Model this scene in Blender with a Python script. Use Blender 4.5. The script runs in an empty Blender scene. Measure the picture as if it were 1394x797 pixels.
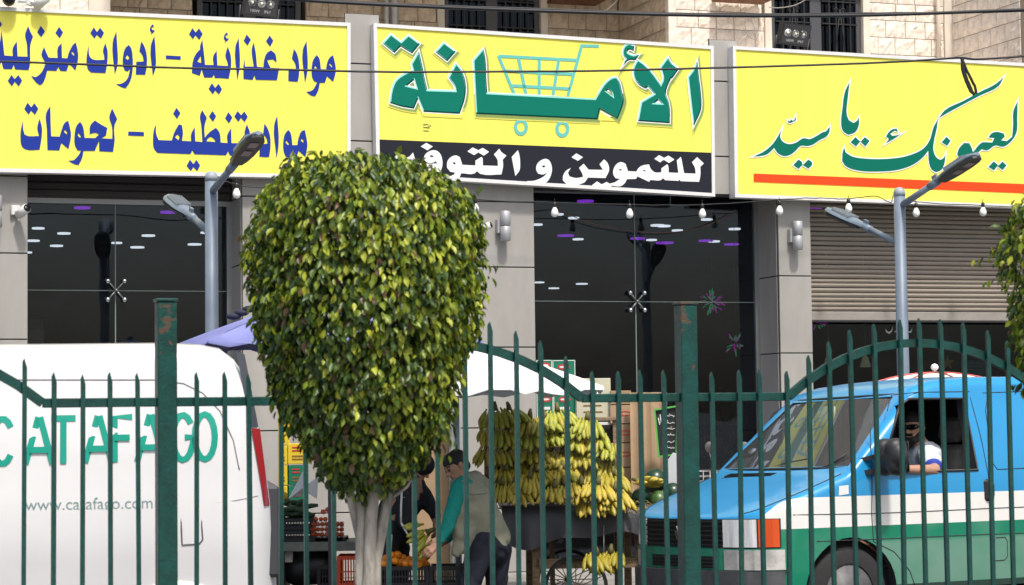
import bpy, bmesh, math, random
from mathutils import Vector, Matrix, noise
R = math.radians
rnd = random.Random(7)
sc = bpy.context.scene
COL = sc.collection
# ---------------------------------------------------------------- camera
F = 3000.0; CX = 697.0; CY = 398.5; HC = 1.65
PITCH = math.atan((570 - CY) / F); ROLL = 0.012
fw = Vector((0, math.cos(PITCH), math.sin(PITCH)))
r0 = Vector((1, 0, 0)); u0 = Vector((0, -math.sin(PITCH), math.cos(PITCH)))
rt = r0 * math.cos(ROLL) - u0 * math.sin(ROLL)
up = u0 * math.cos(ROLL) + r0 * math.sin(ROLL)
cd = bpy.data.cameras.new('camera'); cam = bpy.data.objects.new('camera', cd); COL.objects.link(cam)
cam.matrix_world = Matrix(((rt.x, up.x, -fw.x, 0), (rt.y, up.y, -fw.y, 0), (rt.z, up.z, -fw.z, HC), (0, 0, 0, 1)))
cd.sensor_width = 36.0; cd.lens = F * 36 / 1394; cd.clip_start = 0.1; cd.clip_end = 2000
cd.dof.use_dof = True; cd.dof.focus_distance = 19.0; cd.dof.aperture_fstop = 8.0
sc.camera = cam
# ---------------------------------------------------------------- light
SUN_EL = 60.0; SUN_AZ = 24.0          # behind the camera, a little to its right
sd = Vector((math.sin(R(SUN_AZ)) * math.cos(R(SUN_EL)), -math.cos(R(SUN_AZ)) * math.cos(R(SUN_EL)), math.sin(R(SUN_EL))))
w = bpy.data.worlds.new('World'); sc.world = w; w.use_nodes = True
nt = w.node_tree; sky = nt.nodes.new('ShaderNodeTexSky'); sky.sky_type = 'NISHITA'; sky.sun_disc = False
sky.sun_elevation = R(SUN_EL); sky.sun_rotation = R(180 - SUN_AZ); sky.air_density = 1.2; sky.dust_density = 5.0; sky.ozone_density = 1.0
nt.links.new(sky.outputs[0], nt.nodes['Background'].inputs[0]); nt.nodes['Background'].inputs[1].default_value = 0.13
sl = bpy.data.lights.new('sun', 'SUN'); sl.energy = 2.9; sl.angle = R(4.5); sl.color = (1, .955, .88)
so = bpy.data.objects.new('sun', sl); COL.objects.link(so); so.rotation_euler = sd.to_track_quat('Z', 'Y').to_euler()
sc.view_settings.view_transform = 'Standard'; sc.view_settings.look = 'None'
sc.view_settings.exposure = 0.35; sc.view_settings.gamma = 1.0
# ---------------------------------------------------------------- frames of reference
def ray(px, py): return (fw + rt * ((px - CX) / F) - up * ((py - CY) / F))
def at(px, py, Y):
    d = ray(px, py); return Vector((0, 0, HC)) + d * (Y / d.y)
TH = R(19.0); FO = Vector((0, 22, 0)); FU = Vector((math.cos(TH), math.sin(TH), 0)); FV = Vector((-math.sin(TH), math.cos(TH), 0))
def onfac(px, py, V=0.0):
    d = ray(px, py); o = Vector((0, 0, HC)); p0 = FO + FV * V
    t = (p0 - o).dot(FV) / d.dot(FV); p = o + d * t
    return ((p - FO).dot(FU), p.z)
def fac(U, V, Z): return FO + FU * U + FV * V + Vector((0, 0, Z))
# ---------------------------------------------------------------- materials
MATS = {}
def mat(name, col, rough=.6, metal=0, n=0.0, ns=8.0, bump=0.0, bs=None, spec=.5, col2=None, detail=4, coat=0, emis=None, es=0, alpha=None, stretch=None):
    if name in MATS: return MATS[name]
    m = bpy.data.materials.new(name); m.use_nodes = True; t = m.node_tree; b = t.nodes['Principled BSDF']
    b.inputs['Base Color'].default_value = (*col, 1); b.inputs['Roughness'].default_value = rough; b.inputs['Metallic'].default_value = metal
    b.inputs['Specular IOR Level'].default_value = spec
    if coat: b.inputs['Coat Weight'].default_value = coat; b.inputs['Coat Roughness'].default_value = .05
    if emis: b.inputs['Emission Color'].default_value = (*emis, 1); b.inputs['Emission Strength'].default_value = es
    tc = t.nodes.new('ShaderNodeTexCoord'); src = tc.outputs['Object']
    if stretch:
        mp = t.nodes.new('ShaderNodeMapping'); mp.inputs['Scale'].default_value = stretch; t.links.new(src, mp.inputs[0]); src = mp.outputs[0]
    if n or col2:
        nz = t.nodes.new('ShaderNodeTexNoise'); nz.inputs['Scale'].default_value = ns; nz.inputs['Detail'].default_value = detail; nz.inputs['Roughness'].default_value = .65
        t.links.new(src, nz.inputs['Vector'])
        cr = t.nodes.new('ShaderNodeValToRGB'); t.links.new(nz.outputs[0], cr.inputs[0])
        c2 = col2 or tuple(max(0, c * (1 - n)) for c in col)
        c1 = col if col2 else tuple(min(1, c * (1 + n * .6)) for c in col)
        cr.color_ramp.elements[0].position = .36; cr.color_ramp.elements[1].position = .64
        cr.color_ramp.elements[0].color = (*c2, 1); cr.color_ramp.elements[1].color = (*c1, 1)
        t.links.new(cr.outputs[0], b.inputs['Base Color'])
    if bump:
        nb = t.nodes.new('ShaderNodeTexNoise'); nb.inputs['Scale'].default_value = bs or ns * 4; nb.inputs['Detail'].default_value = 5
        t.links.new(src, nb.inputs['Vector'])
        bm_ = t.nodes.new('ShaderNodeBump'); bm_.inputs['Strength'].default_value = bump; bm_.inputs['Distance'].default_value = .01
        t.links.new(nb.outputs[0], bm_.inputs['Height']); t.links.new(bm_.outputs[0], b.inputs['Normal'])
    MATS[name] = m; return m
def glass(name, tint, refl=1.0):
    m = bpy.data.materials.new(name); m.use_nodes = True; t = m.node_tree; t.nodes.clear()
    o = t.nodes.new('ShaderNodeOutputMaterial'); mx = t.nodes.new('ShaderNodeMixShader'); tr = t.nodes.new('ShaderNodeBsdfTransparent'); gl = t.nodes.new('ShaderNodeBsdfGlossy')
    fr = t.nodes.new('ShaderNodeFresnel'); fr.inputs[0].default_value = 1.5; ml = t.nodes.new('ShaderNodeMath'); ml.operation = 'MULTIPLY'; ml.inputs[1].default_value = refl
    tr.inputs[0].default_value = (*tint, 1); gl.inputs['Roughness'].default_value = .01; gl.inputs[0].default_value = (.68, .8, 1, 1)
    tc = t.nodes.new('ShaderNodeTexCoord'); nb = t.nodes.new('ShaderNodeTexNoise'); nb.inputs['Scale'].default_value = 1.3; t.links.new(tc.outputs['Object'], nb.inputs[0])
    bp = t.nodes.new('ShaderNodeBump'); bp.inputs['Strength'].default_value = .12; bp.inputs['Distance'].default_value = .02; t.links.new(nb.outputs[0], bp.inputs['Height']); t.links.new(bp.outputs[0], gl.inputs['Normal'])
    t.links.new(fr.outputs[0], ml.inputs[0]); t.links.new(ml.outputs[0], mx.inputs[0]); t.links.new(tr.outputs[0], mx.inputs[1]); t.links.new(gl.outputs[0], mx.inputs[2]); t.links.new(mx.outputs[0], o.inputs[0])
    MATS[name] = m; return m
def veiled_glass(name, tint, refl, veil):  # pale diffuse colour mixed into the glass, standing in for pale reflections
    m = glass(name, tint, refl); t = m.node_tree; mx = [n for n in t.nodes if n.type == 'MIX_SHADER'][0]; o = [n for n in t.nodes if n.type == 'OUTPUT_MATERIAL'][0]
    d = t.nodes.new('ShaderNodeBsdfDiffuse'); d.inputs[0].default_value = (.55, .57, .58, 1); m2 = t.nodes.new('ShaderNodeMixShader'); m2.inputs[0].default_value = veil
    t.links.new(mx.outputs[0], m2.inputs[1]); t.links.new(d.outputs[0], m2.inputs[2]); t.links.new(m2.outputs[0], o.inputs[0]); return m
# ---------------------------------------------------------------- objects
def tag(o, label=None, cat=None, group=None, kind=None):
    if label: o['label'] = label
    if cat: o['category'] = cat
    if group: o['group'] = group
    if kind: o['kind'] = kind
    return o
def empty(name, loc=(0, 0, 0), rz=0.0, label=None, cat=None, group=None):
    o = bpy.data.objects.new(name, None); COL.objects.link(o); o.location = loc; o.rotation_euler = (0, 0, rz); o.empty_display_size = .1
    return tag(o, label, cat, group)
def copy_tree(o, parent=None):
    c = o.copy(); COL.objects.link(c); c.parent = parent
    for ch in o.children: copy_tree(ch, c)
    return c
def frame_of(d):
    d = d.normalized(); a = Vector((0, 0, 1)) if abs(d.z) < .9 else Vector((1, 0, 0))
    x = d.cross(a).normalized(); return x, d.cross(x).normalized()
class MB:
    def __init__(s): s.v = []; s.f = []; s.m = []; s.mi = 0; s.sm = []; s.smooth = False; s.T = None
    def add(s, vs, fs, smooth=None):
        k = len(s.v); s.v += [tuple(s.T @ Vector(p)) if s.T else tuple(p) for p in vs]
        for f in fs: s.f.append([i + k for i in f]); s.m.append(s.mi); s.sm.append(s.smooth if smooth is None else smooth)
        return s
    def mat(s, i): s.mi = i; return s
    def box(s, x0, x1, y0, y1, z0, z1, c=0.0):
        if x0 > x1: x0, x1 = x1, x0
        if y0 > y1: y0, y1 = y1, y0
        if z0 > z1: z0, z1 = z1, z0
        if c <= 0:
            vs = [(x, y, z) for z in (z0, z1) for y in (y0, y1) for x in (x0, x1)]
            return s.add(vs, [(0, 2, 3, 1), (4, 5, 7, 6), (0, 1, 5, 4), (2, 6, 7, 3), (0, 4, 6, 2), (1, 3, 7, 5)], False)
        c = min(c, (x1 - x0) * .49, (y1 - y0) * .49, (z1 - z0) * .49)
        vs = []; ix = {}
        for a, X in ((0, (x0, x1)), ):
            pass
        for i, x in enumerate((x0, x1)):
            for j, y in enumerate((y0, y1)):
                for k, z in enumerate((z0, z1)):
                    sx, sy, sz = (1 - 2 * i) * c, (1 - 2 * j) * c, (1 - 2 * k) * c
                    ix[i, j, k] = len(vs); vs += [(x, y + sy, z + sz), (x + sx, y, z + sz), (x + sx, y + sy, z)]
        fs = []
        for i in (0, 1):
            q = [ix[i, 0, 0], ix[i, 1, 0], ix[i, 1, 1], ix[i, 0, 1]]; fs.append(q if i else q[::-1])
            q = [ix[0, i, 0] + 1, ix[1, i, 0] + 1, ix[1, i, 1] + 1, ix[0, i, 1] + 1]; fs.append(q[::-1] if i else q)
            q = [ix[0, 0, i] + 2, ix[1, 0, i] + 2, ix[1, 1, i] + 2, ix[0, 1, i] + 2]; fs.append(q if i else q[::-1])
        for i in (0, 1):
            for j in (0, 1):
                fs.append([ix[i, j, 0], ix[i, j, 1], ix[i, j, 1] + 1, ix[i, j, 0] + 1])
                fs.append([ix[i, 0, j], ix[i, 1, j], ix[i, 1, j] + 2, ix[i, 0, j] + 2])
                fs.append([ix[0, i, j] + 1, ix[1, i, j] + 1, ix[1, i, j] + 2, ix[0, i, j] + 2])
                for k in (0, 1): a = ix[i, j, k]; fs.append([a, a + 1, a + 2])
        return s.add(vs, fs, False)
    def bar(s, p, q, w, h=None, upv=(0, 0, 1)):
        p = Vector(p); q = Vector(q); h = h or w; d = (q - p).normalized(); a = Vector(upv)
        if abs(d.dot(a)) > .95: a = Vector((0, 1, 0))
        x = d.cross(a).normalized() * w / 2; y = x.normalized().cross(d) * h / 2
        vs = [o + i * x + j * y for o in (p, q) for i, j in ((-1, -1), (1, -1), (1, 1), (-1, 1))]
        return s.add(vs, [(3, 2, 1, 0), (4, 5, 6, 7), (0, 1, 5, 4), (1, 2, 6, 5), (2, 3, 7, 6), (3, 0, 4, 7)], False)
    def tube(s, pts, r, n=8, cap=True, sc2=1.0):
        pts = [Vector(p) for p in pts]; rr = r if isinstance(r, (list, tuple)) else [r] * len(pts)
        vs = []; x = None
        for i, p in enumerate(pts):
            d = (pts[min(i + 1, len(pts) - 1)] - pts[max(i - 1, 0)]).normalized()
            if x is None: x, y = frame_of(d)
            else:
                x = (x - d * x.dot(d)).normalized(); y = d.cross(x).normalized()
            for k in range(n):
                a = 2 * math.pi * k / n; vs.append(p + x * math.cos(a) * rr[i] + y * math.sin(a) * rr[i] * sc2)
        fs = []
        for i in range(len(pts) - 1):
            for k in range(n): fs.append((i * n + k, i * n + (k + 1) % n, (i + 1) * n + (k + 1) % n, (i + 1) * n + k))
        if cap: fs.append(tuple(range(n))[::-1]); fs.append(tuple((len(pts) - 1) * n + k for k in range(n)))
        return s.add(vs, fs, True)
    def lathe(s, prof, c=(0, 0, 0), n=16, axis='z', sx=1, sy=1, cap=True):
        vs = []; c = Vector(c)
        for r, z in prof:
            for k in range(n):
                a = 2 * math.pi * k / n; p = (r * math.cos(a) * sx, r * math.sin(a) * sy, z)
                if axis == 'y': p = (p[0], p[2], -p[1])
                if axis == 'x': p = (p[2], p[0], p[1])
                vs.append(c + Vector(p))
        fs = []
        for i in range(len(prof) - 1):
            for k in range(n): fs.append((i * n + k, i * n + (k + 1) % n, (i + 1) * n + (k + 1) % n, (i + 1) * n + k))
        if cap: fs.append(tuple(range(n))[::-1]); fs.append(tuple((len(prof) - 1) * n + k for k in range(n)))
        return s.add(vs, fs, True)
    def ball(s, c, r, n=12, m=8, sx=1, sy=1, sz=1):
        return s.lathe([(max(.001, r * math.sin(math.pi * i / m)), -r * math.cos(math.pi * i / m) * sz) for i in range(m + 1)], c, n, 'z', sx, sy)
    def prism(s, poly, y0, y1, axis='y'):
        n = len(poly); mp = (lambda a, b, t: (a, t, b)) if axis == 'y' else ((lambda a, b, t: (t, a, b)) if axis == 'x' else (lambda a, b, t: (a, b, t)))
        vs = [mp(a, b, y0) for a, b in poly] + [mp(a, b, y1) for a, b in poly]
        fs = [tuple(range(n)), tuple(range(2 * n - 1, n - 1, -1))] + [(i, i + n, (i + 1) % n + n, (i + 1) % n) for i in range(n)]
        return s.add(vs, fs, False)
    def grid(s, P):   # P[i][j] rows of points
        a, b = len(P), len(P[0]); vs = [p for row in P for p in row]
        return s.add(vs, [(i * b + j, i * b + j + 1, (i + 1) * b + j + 1, (i + 1) * b + j) for i in range(a - 1) for j in range(b - 1)])
    def build(s, name, mats, parent=None, loc=(0, 0, 0), rot=(0, 0, 0), fix=True):
        me = bpy.data.meshes.new(name); me.from_pydata(s.v, [], s.f)
        if not isinstance(mats, (list, tuple)): mats = [mats]
        for m in mats: me.materials.append(m)
        me.polygons.foreach_set('material_index', s.m); me.polygons.foreach_set('use_smooth', s.sm)
        if fix:
            b = bmesh.new(); b.from_mesh(me); bmesh.ops.recalc_face_normals(b, faces=b.faces); b.to_mesh(me); b.free()
        me.update()
        o = bpy.data.objects.new(name, me); COL.objects.link(o); o.parent = parent; o.location = loc; o.rotation_euler = rot
        return o
def link_mesh(name, me, parent, loc=(0, 0, 0), rot=(0, 0, 0), sca=(1, 1, 1)):
    o = bpy.data.objects.new(name, me); COL.objects.link(o); o.parent = parent; o.location = loc; o.rotation_euler = rot; o.scale = sca; return o
def baked(o):     # freeze an object's modifiers into its mesh
    dg = bpy.context.evaluated_depsgraph_get(); dg.update(); me = bpy.data.meshes.new_from_object(o.evaluated_get(dg)); o.modifiers.clear(); o.data = me; return o
def flat_curve(name, loops, m, parent, thick=.002, loc=(0, 0, 0), rot=(0, 0, 0), offset=0.0, sharp=42, smooth=True):
    cu = bpy.data.curves.new(name, 'CURVE'); cu.dimensions = '2D'; cu.fill_mode = 'BOTH'; cu.extrude = thick / 2; cu.offset = offset; cu.resolution_u = 4
    for pts in loops:
        P = [Vector(p) for p in pts]; n = len(P); sp = cu.splines.new('BEZIER'); sp.bezier_points.add(n - 1); sp.use_cyclic_u = True
        for i, b in enumerate(sp.bezier_points):
            a, c, d = P[i - 1], P[i], P[(i + 1) % n]; b.co = (*c, 0)
            e, g = c - a, d - c; l1, l2 = e.length, g.length
            ang = math.degrees(e.angle(g)) if l1 > 1e-9 and l2 > 1e-9 else 0
            b.handle_left_type = b.handle_right_type = 'FREE'
            if smooth and ang < sharp and max(l1, l2) < 4.5 * min(l1, l2):
                t = (e / l1 + g / l2).normalized(); b.handle_left = (*(c - t * l1 / 3), 0); b.handle_right = (*(c + t * l2 / 3), 0)
            else:
                b.handle_left = (*(c - e / 3), 0); b.handle_right = (*(c + g / 3), 0)
    tmp = bpy.data.objects.new(name, cu); COL.objects.link(tmp); dg = bpy.context.evaluated_depsgraph_get(); dg.update()
    me = bpy.data.meshes.new_from_object(tmp.evaluated_get(dg)); bpy.data.objects.remove(tmp); me.materials.clear(); me.materials.append(m)
    o = bpy.data.objects.new(name, me); COL.objects.link(o); o.parent = parent; o.location = loc; o.rotation_euler = rot; return o
def text_mesh(name, body, size, m, parent, loc, rot=(R(90), 0, 0), sx=1.0, thick=.001, align='CENTER', bold=0.0):
    cu = bpy.data.curves.new(name, 'FONT'); cu.body = body; cu.size = size; cu.extrude = thick; cu.align_x = align; cu.offset = bold; cu.resolution_u = 3
    tmp = bpy.data.objects.new(name, cu); COL.objects.link(tmp); dg = bpy.context.evaluated_depsgraph_get(); dg.update()
    me = bpy.data.meshes.new_from_object(tmp.evaluated_get(dg)); bpy.data.objects.remove(tmp); me.materials.clear(); me.materials.append(m)
    for v in me.vertices: v.co.x *= sx
    o = bpy.data.objects.new(name, me); COL.objects.link(o); o.parent = parent; o.location = loc; o.rotation_euler = rot; return o
def wrinkle(o, amp=.006, fr=9.0, stretch=(1, 1, .45)):
    o.data.calc_loop_triangles(); ns_ = [v.normal.copy() for v in o.data.vertices]
    for v, n_ in zip(o.data.vertices, ns_):
        q = Vector((v.co.x * fr * stretch[0], v.co.y * fr * stretch[1], v.co.z * fr * stretch[2])) + Vector((1, 1, 1)) * noise.noise(v.co * fr * .5) * 1.5
        v.co += n_ * (amp * (abs(noise.noise(q)) * 2 - .6) + amp * .4 * noise.noise(q * 2.7))
    return o
def blob(name, caps, m, parent, voxel=.012, smooth=3, loc=(0, 0, 0), rot=(0, 0, 0)):
    """one continuous surface grown round a set of tapered limbs: (p0, r0, p1, r1[, flatten, axis])"""
    b = MB()
    for c in caps:
        p, ra, q, rb = Vector(c[0]), c[1], Vector(c[2]), c[3]; d = q - p; L = d.length
        if L < 1e-5: d = Vector((0, 0, 1)); L = 1e-5
        d.normalize(); x, y = frame_of(d)
        if len(c) > 5: y = Vector(c[5]) - d * d.dot(Vector(c[5])); y.normalize(); x = y.cross(d)
        fl = c[4] if len(c) > 4 else 1.0
        prof = []
        for i in range(5): a = math.pi / 2 * i / 4; prof.append((ra * math.sin(a), -ra * math.cos(a)))
        for i in range(5): a = math.pi / 2 * i / 4; prof.append((rb * math.cos(a), L + rb * math.sin(a)))
        n = 14; vs = []
        for r, z in prof:
            for k in range(n):
                a = 2 * math.pi * k / n; vs.append(p + d * z + x * (max(r, .0005) * math.cos(a)) + y * (max(r, .0005) * math.sin(a) * fl))
        fs = [(i * n + k, i * n + (k + 1) % n, (i + 1) * n + (k + 1) % n, (i + 1) * n + k) for i in range(9) for k in range(n)]
        fs += [tuple(range(n))[::-1], tuple(9 * n + k for k in range(n))]
        b.add(vs, fs, True)
    o = b.build(name, m, parent, loc, rot)
    rm = o.modifiers.new('r', 'REMESH'); rm.mode = 'VOXEL'; rm.voxel_size = voxel; rm.use_smooth_shade = True
    if smooth:
        s_ = o.modifiers.new('s', 'SMOOTH'); s_.iterations = smooth; s_.factor = .5
    baked(o)
    if not o.data.materials: o.data.materials.append(m)
    for p in o.data.polygons: p.use_smooth = True
    return o
# ================================================================ SETTING
asphalt = mat('asphalt', (.055, .054, .052), .9, n=.35, ns=3, bump=.5, bs=90)
paving = mat('paving_concrete', (.26, .25, .235), .85, n=.25, ns=2.5, bump=.3, bs=60)
kerbm = mat('kerb_stone', (.4, .39, .37), .85, n=.2, ns=6, bump=.2)
g = MB().add([(-900, -900, 0), (900, -900, 0), (900, 900, 0), (-900, 900, 0)], [(0, 1, 2, 3)]).build('ground', mat('far_ground', (.16, .15, .13), .95, n=.3, ns=.4)); tag(g, kind='structure')
def strip(name, V0, V1, z0, z1, m, U0=-60, U1=60):
    b = MB().box(U0, U1, V0, V1, z0, z1); o = b.build(name, m, None, FO, (0, 0, TH)); tag(o, kind='structure'); return o
strip('road', -11.6, -2.6, -.2, .004, asphalt)
strip('kerb', -2.6, -2.46, -.2, .13, kerbm)
strip('pavement', -2.46, 3.0, -.2, .125, paving)
strip('verge', -30, -11.74, -.2, .12, paving)
strip('kerb', -11.74, -11.6, -.2, .13, kerbm)

# ================================================================ SHOP BUILDING
clad = mat('grey_cladding', (.345, .335, .315), .6, n=.12, ns=2.2, bump=.05, bs=200, stretch=(1, 1, .3), detail=7)
cladd = mat('joint_dark', (.03, .03, .03), .9)
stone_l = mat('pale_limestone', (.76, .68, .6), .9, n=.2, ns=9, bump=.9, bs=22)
stone_shaded = mat('limestone_shaded', (.56, .46, .35), .9, n=.24, ns=9, bump=.9, bs=22)  # same limestone, darkened to put the shade of the recess into its colour
mortar = mat('mortar', (.15, .115, .085), .95)
plaster = mat('pale_plaster', (.66, .6, .52), .85, n=.1, ns=3)
darkm = mat('dark_frame', (.02, .021, .024), .4)
bars_m = mat('window_bars', (.012, .012, .013), .5)
bld = empty('shop_building', FO, TH, 'pale stone building above a grey clad shop front behind the three yellow signs', 'building')
def clad_panel(U0, U1, Z0, Z1, V0=0.0, V1=.04, g=.006):
    return MB().box(U0 + g, U1 - g, V0, V1, Z0 + g, Z1 - g, .003).build('cladding_panel', clad, bld)
def core(U0, U1, V0, V1, Z0, Z1, m=cladd, name='wall'): return MB().box(U0, U1, V0, V1, Z0, Z1).build(name, m, bld)
def U(px, py=500, V=0): return onfac(px, py, V)[0]
def Z(px, py, V=0): return onfac(px, py, V)[1]
OPEN_TOP = 4.12
uL0, uL1 = U(38), U(330, 450); uM0, uM1 = U(729, 420), U(1061, 420); uR0, uR1 = U(1106, 420), U(1500, 420)
DEP = .55
# pillars: (U0, U1, joints, splits)
def pillar(U0, U1, zj, us):
    core(U0 + .006, U1 - .006, .02, DEP, 0.125, OPEN_TOP + .5)
    us = [U0] + us + [U1]
    zs = [.125] + zj + [5.3]
    for a, b in zip(us[:-1], us[1:]):
        for c, d in zip(zs[:-1], zs[1:]): clad_panel(a, b, c, d)
    for c, d in zip(zs[:-1], zs[1:]):      # the returns of the pillar, left and right
        MB().box(U0 - .002, U0 + .03, .045, DEP, c + .006, min(d, OPEN_TOP + .1) - .006, .003).build('cladding_panel', clad, bld)
        MB().box(U1 - .03, U1 + .002, .045, DEP, c + .006, min(d, OPEN_TOP + .1) - .006, .003).build('cladding_panel', clad, bld)
z1 = Z(690, 364); z2 = Z(690, 473); dz = z1 - z2
zjm = sorted([Z(690, 275), z1, z2, z2 - dz, z2 - 2 * dz])
pillar(U(-140), uL0, [Z(20, 345) - 2 * dz, Z(20, 345) - dz, Z(20, 345), Z(20, 345) + dz * .9], [])
pillar(uL1, uM0, [z for z in zjm if z > .2] , [uL1 + 1.45])
zr = Z(1080, 376); zr2 = Z(1080, 481); dr = zr - zr2
pillar(uM1, uR0, [zr2 - 2 * dr, zr2 - dr, zr2, zr], [])
pillar(uR1, uR1 + .8, [1.2, 2.0, 2.8, 3.6], [])
# band behind the signs
TOPZ = Z(740, 48) - .02
def topz(u): return 5.48
zb = [OPEN_TOP, Z(490, 193), Z(490, 88), 5.46]
for a, b in ((U(-140) , uL1), (uL1, uM0), (uM0, uM1 + .0), (uM1, uR1 + .8)):
    core(a, b, .05, .5, OPEN_TOP, 5.44)
for (a, b) in ((uL0 + .0, uL1 - .002), (uM0 + .002, uM1 - .002), (uR0 + .002, uR1 - .002)):
    MB().box(a, b, 0, .04, OPEN_TOP, 5.455).build('fascia', clad, bld)
for px in (492, 984):
    zs = [Z(px, {492: 241, 984: 266}[px]), Z(px, {492: 193, 984: 214}[px]), Z(px, {492: 88, 984: 112}[px]), Z(px, {492: 20, 984: 55}[px])]
    a, b = (U(470, 100, -.03), U(516, 100, -.03)) if px == 492 else (U(966, 100, -.03), U(1003, 100, -.03))
    MB().box(a, b, -.02, -.003, zs[0], zs[3]).build('wall', cladd, bld)
    for c, d in zip(zs[:-1], zs[1:]): MB().box(a, b, -.04, -.021, c + .007, d - .007, .002).build('cladding_panel', clad, bld)
core(U(-140), uR1 + .8, 0.5, 3.6, 5.3, 5.42, plaster, 'ledge')
# ---------------- upper storey: three set-back planes of split stone
VA, VR = 1.8, 3.3
def stone_mesh(w, h, seed, rough=.022):
    r = random.Random(seed); b = MB(); nx = 6; ny = 4; P = []
    for j in range(ny + 1):
        row = []
        for i in range(nx + 1):
            x = w * i / nx; z = h * j / ny; e = (i in (0, nx)) or (j in (0, ny))
            y = -.006 if e else -.006 - r.random() * rough
            if not e: x += r.uniform(-.25, .25) * w / nx; z += r.uniform(-.25, .25) * h / ny
            row.append((x, y, z))
        P.append(row)
    b.grid(P)
    k = len(b.v)
    b.add([(0, -.006, 0), (w, -.006, 0), (w, -.006, h), (0, -.006, h), (0, .03, 0), (w, .03, 0), (w, .03, h), (0, .03, h)], [(0, 4, 5, 1), (1, 5, 6, 2), (2, 6, 7, 3), (3, 7, 4, 0)])
    o = b.build('stone_block', stone_l, None); me = o.data; bpy.data.objects.remove(o); return me
SH = .2
protos = {}
for wd in (.22, .26, .31):
    for s_ in range(4):
        for mm in (0, 1):
            me = stone_mesh(wd - .008, SH - .008, s_ * 7 + int(wd * 100)); me.materials.clear(); me.materials.append((stone_l, stone_shaded)[mm]); protos[wd, s_, mm] = me
def stone_wall(U0, V0, U1, V1, Z0, Z1, mm, holes=()):
    L = math.hypot(U1 - U0, V1 - V0); a = math.atan2(V1 - V0, U1 - U0); dx, dy = math.cos(a), math.sin(a)
    r = random.Random(int(U0 * 100)); z = Z0; row = 0
    while z < Z1:
        x = 0.0 - (.13 if row % 2 else 0)
        while x < L:
            wd = r.choice((.22, .26, .31)); xa = max(x, 0); xb = min(x + wd, L)
            hit = any(xb > h[0] + .02 and xa < h[1] - .02 and z + SH > h[2] and z < h[3] for h in holes)
            if xb - xa > .05:
                if hit:      # trim at window edges
                    for h in holes:
                        if z + SH > h[2] and z < h[3]:
                            if xa < h[0] < xb and h[0] - xa > .04: xb = h[0]; hit = False
                            elif xa < h[1] < xb and xb - h[1] > .04: xa = h[1]; hit = False
                if not hit:
                    me = protos[wd, r.randrange(4), mm]
                    link_mesh('stone_block', me, bld, (U0 + dx * xa, V0 + dy * xa, z + .004), (0, 0, a), ((xb - xa) / wd, 1, 1))
            x += wd
        z += SH; row += 1
    MB().box(0, 1, 0, .02, 0, 1)
    # mortar backing with the window openings left free
    segs = [(0, L, Z0, Z1)]
    xs = sorted(set([0, L] + [h[0] for h in holes] + [h[1] for h in holes]))
    b = MB()
    for p, q in zip(xs[:-1], xs[1:]):
        if any(h[0] <= p + 1e-6 and h[1] >= q - 1e-6 for h in holes):
            h = [h for h in holes if h[0] <= p + 1e-6][-1]
            if h[2] > Z0: b.box(p, q, .004, .2, Z0, h[2])
            if h[3] < Z1 + .2: b.box(p, q, .004, .2, h[3], Z1 + .2)
        else: b.box(p, q, .004, .2, Z0, Z1 + .2)
    o = b.build('wall', mortar, bld, (U0, V0, 0), (0, 0, a))
ZB = 5.42; ZT = 7.2
uA0, uA1 = U(912, 40, VA), U(1285, 60, VA)
wA = (U(1040, 30, VA) , U(1183, 40, VA))
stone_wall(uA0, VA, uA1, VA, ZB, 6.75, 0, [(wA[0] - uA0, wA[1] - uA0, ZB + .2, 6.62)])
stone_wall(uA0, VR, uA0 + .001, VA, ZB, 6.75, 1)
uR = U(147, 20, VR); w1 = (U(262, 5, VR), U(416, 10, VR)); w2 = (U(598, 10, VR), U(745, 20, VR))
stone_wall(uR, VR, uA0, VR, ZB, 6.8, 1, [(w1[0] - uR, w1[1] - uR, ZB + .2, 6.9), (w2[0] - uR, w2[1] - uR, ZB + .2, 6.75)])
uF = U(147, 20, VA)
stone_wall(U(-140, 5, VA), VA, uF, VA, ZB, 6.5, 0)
stone_wall(uA1 + .12, VA, uA1 + .13, .35, ZB, 6.6, 0)
MB().box(uA1, uA1 + .12, VA - .03, VA + .1, ZB, ZT, .005).build('corner_trim', plaster, bld)
MB().box(uA0 - .03, uA0 + .06, VA - .035, VA + .06, ZB, ZT, .005).build('corner_trim', stone_l, bld)
MB().box(uF - .2, uF + .02, VA - .035, VA + .1, ZB, ZT, .005).build('corner_trim', plaster, bld)
core(uF - .02, uF + .0, VA + .1, VR, ZB, ZT, mortar)
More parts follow.
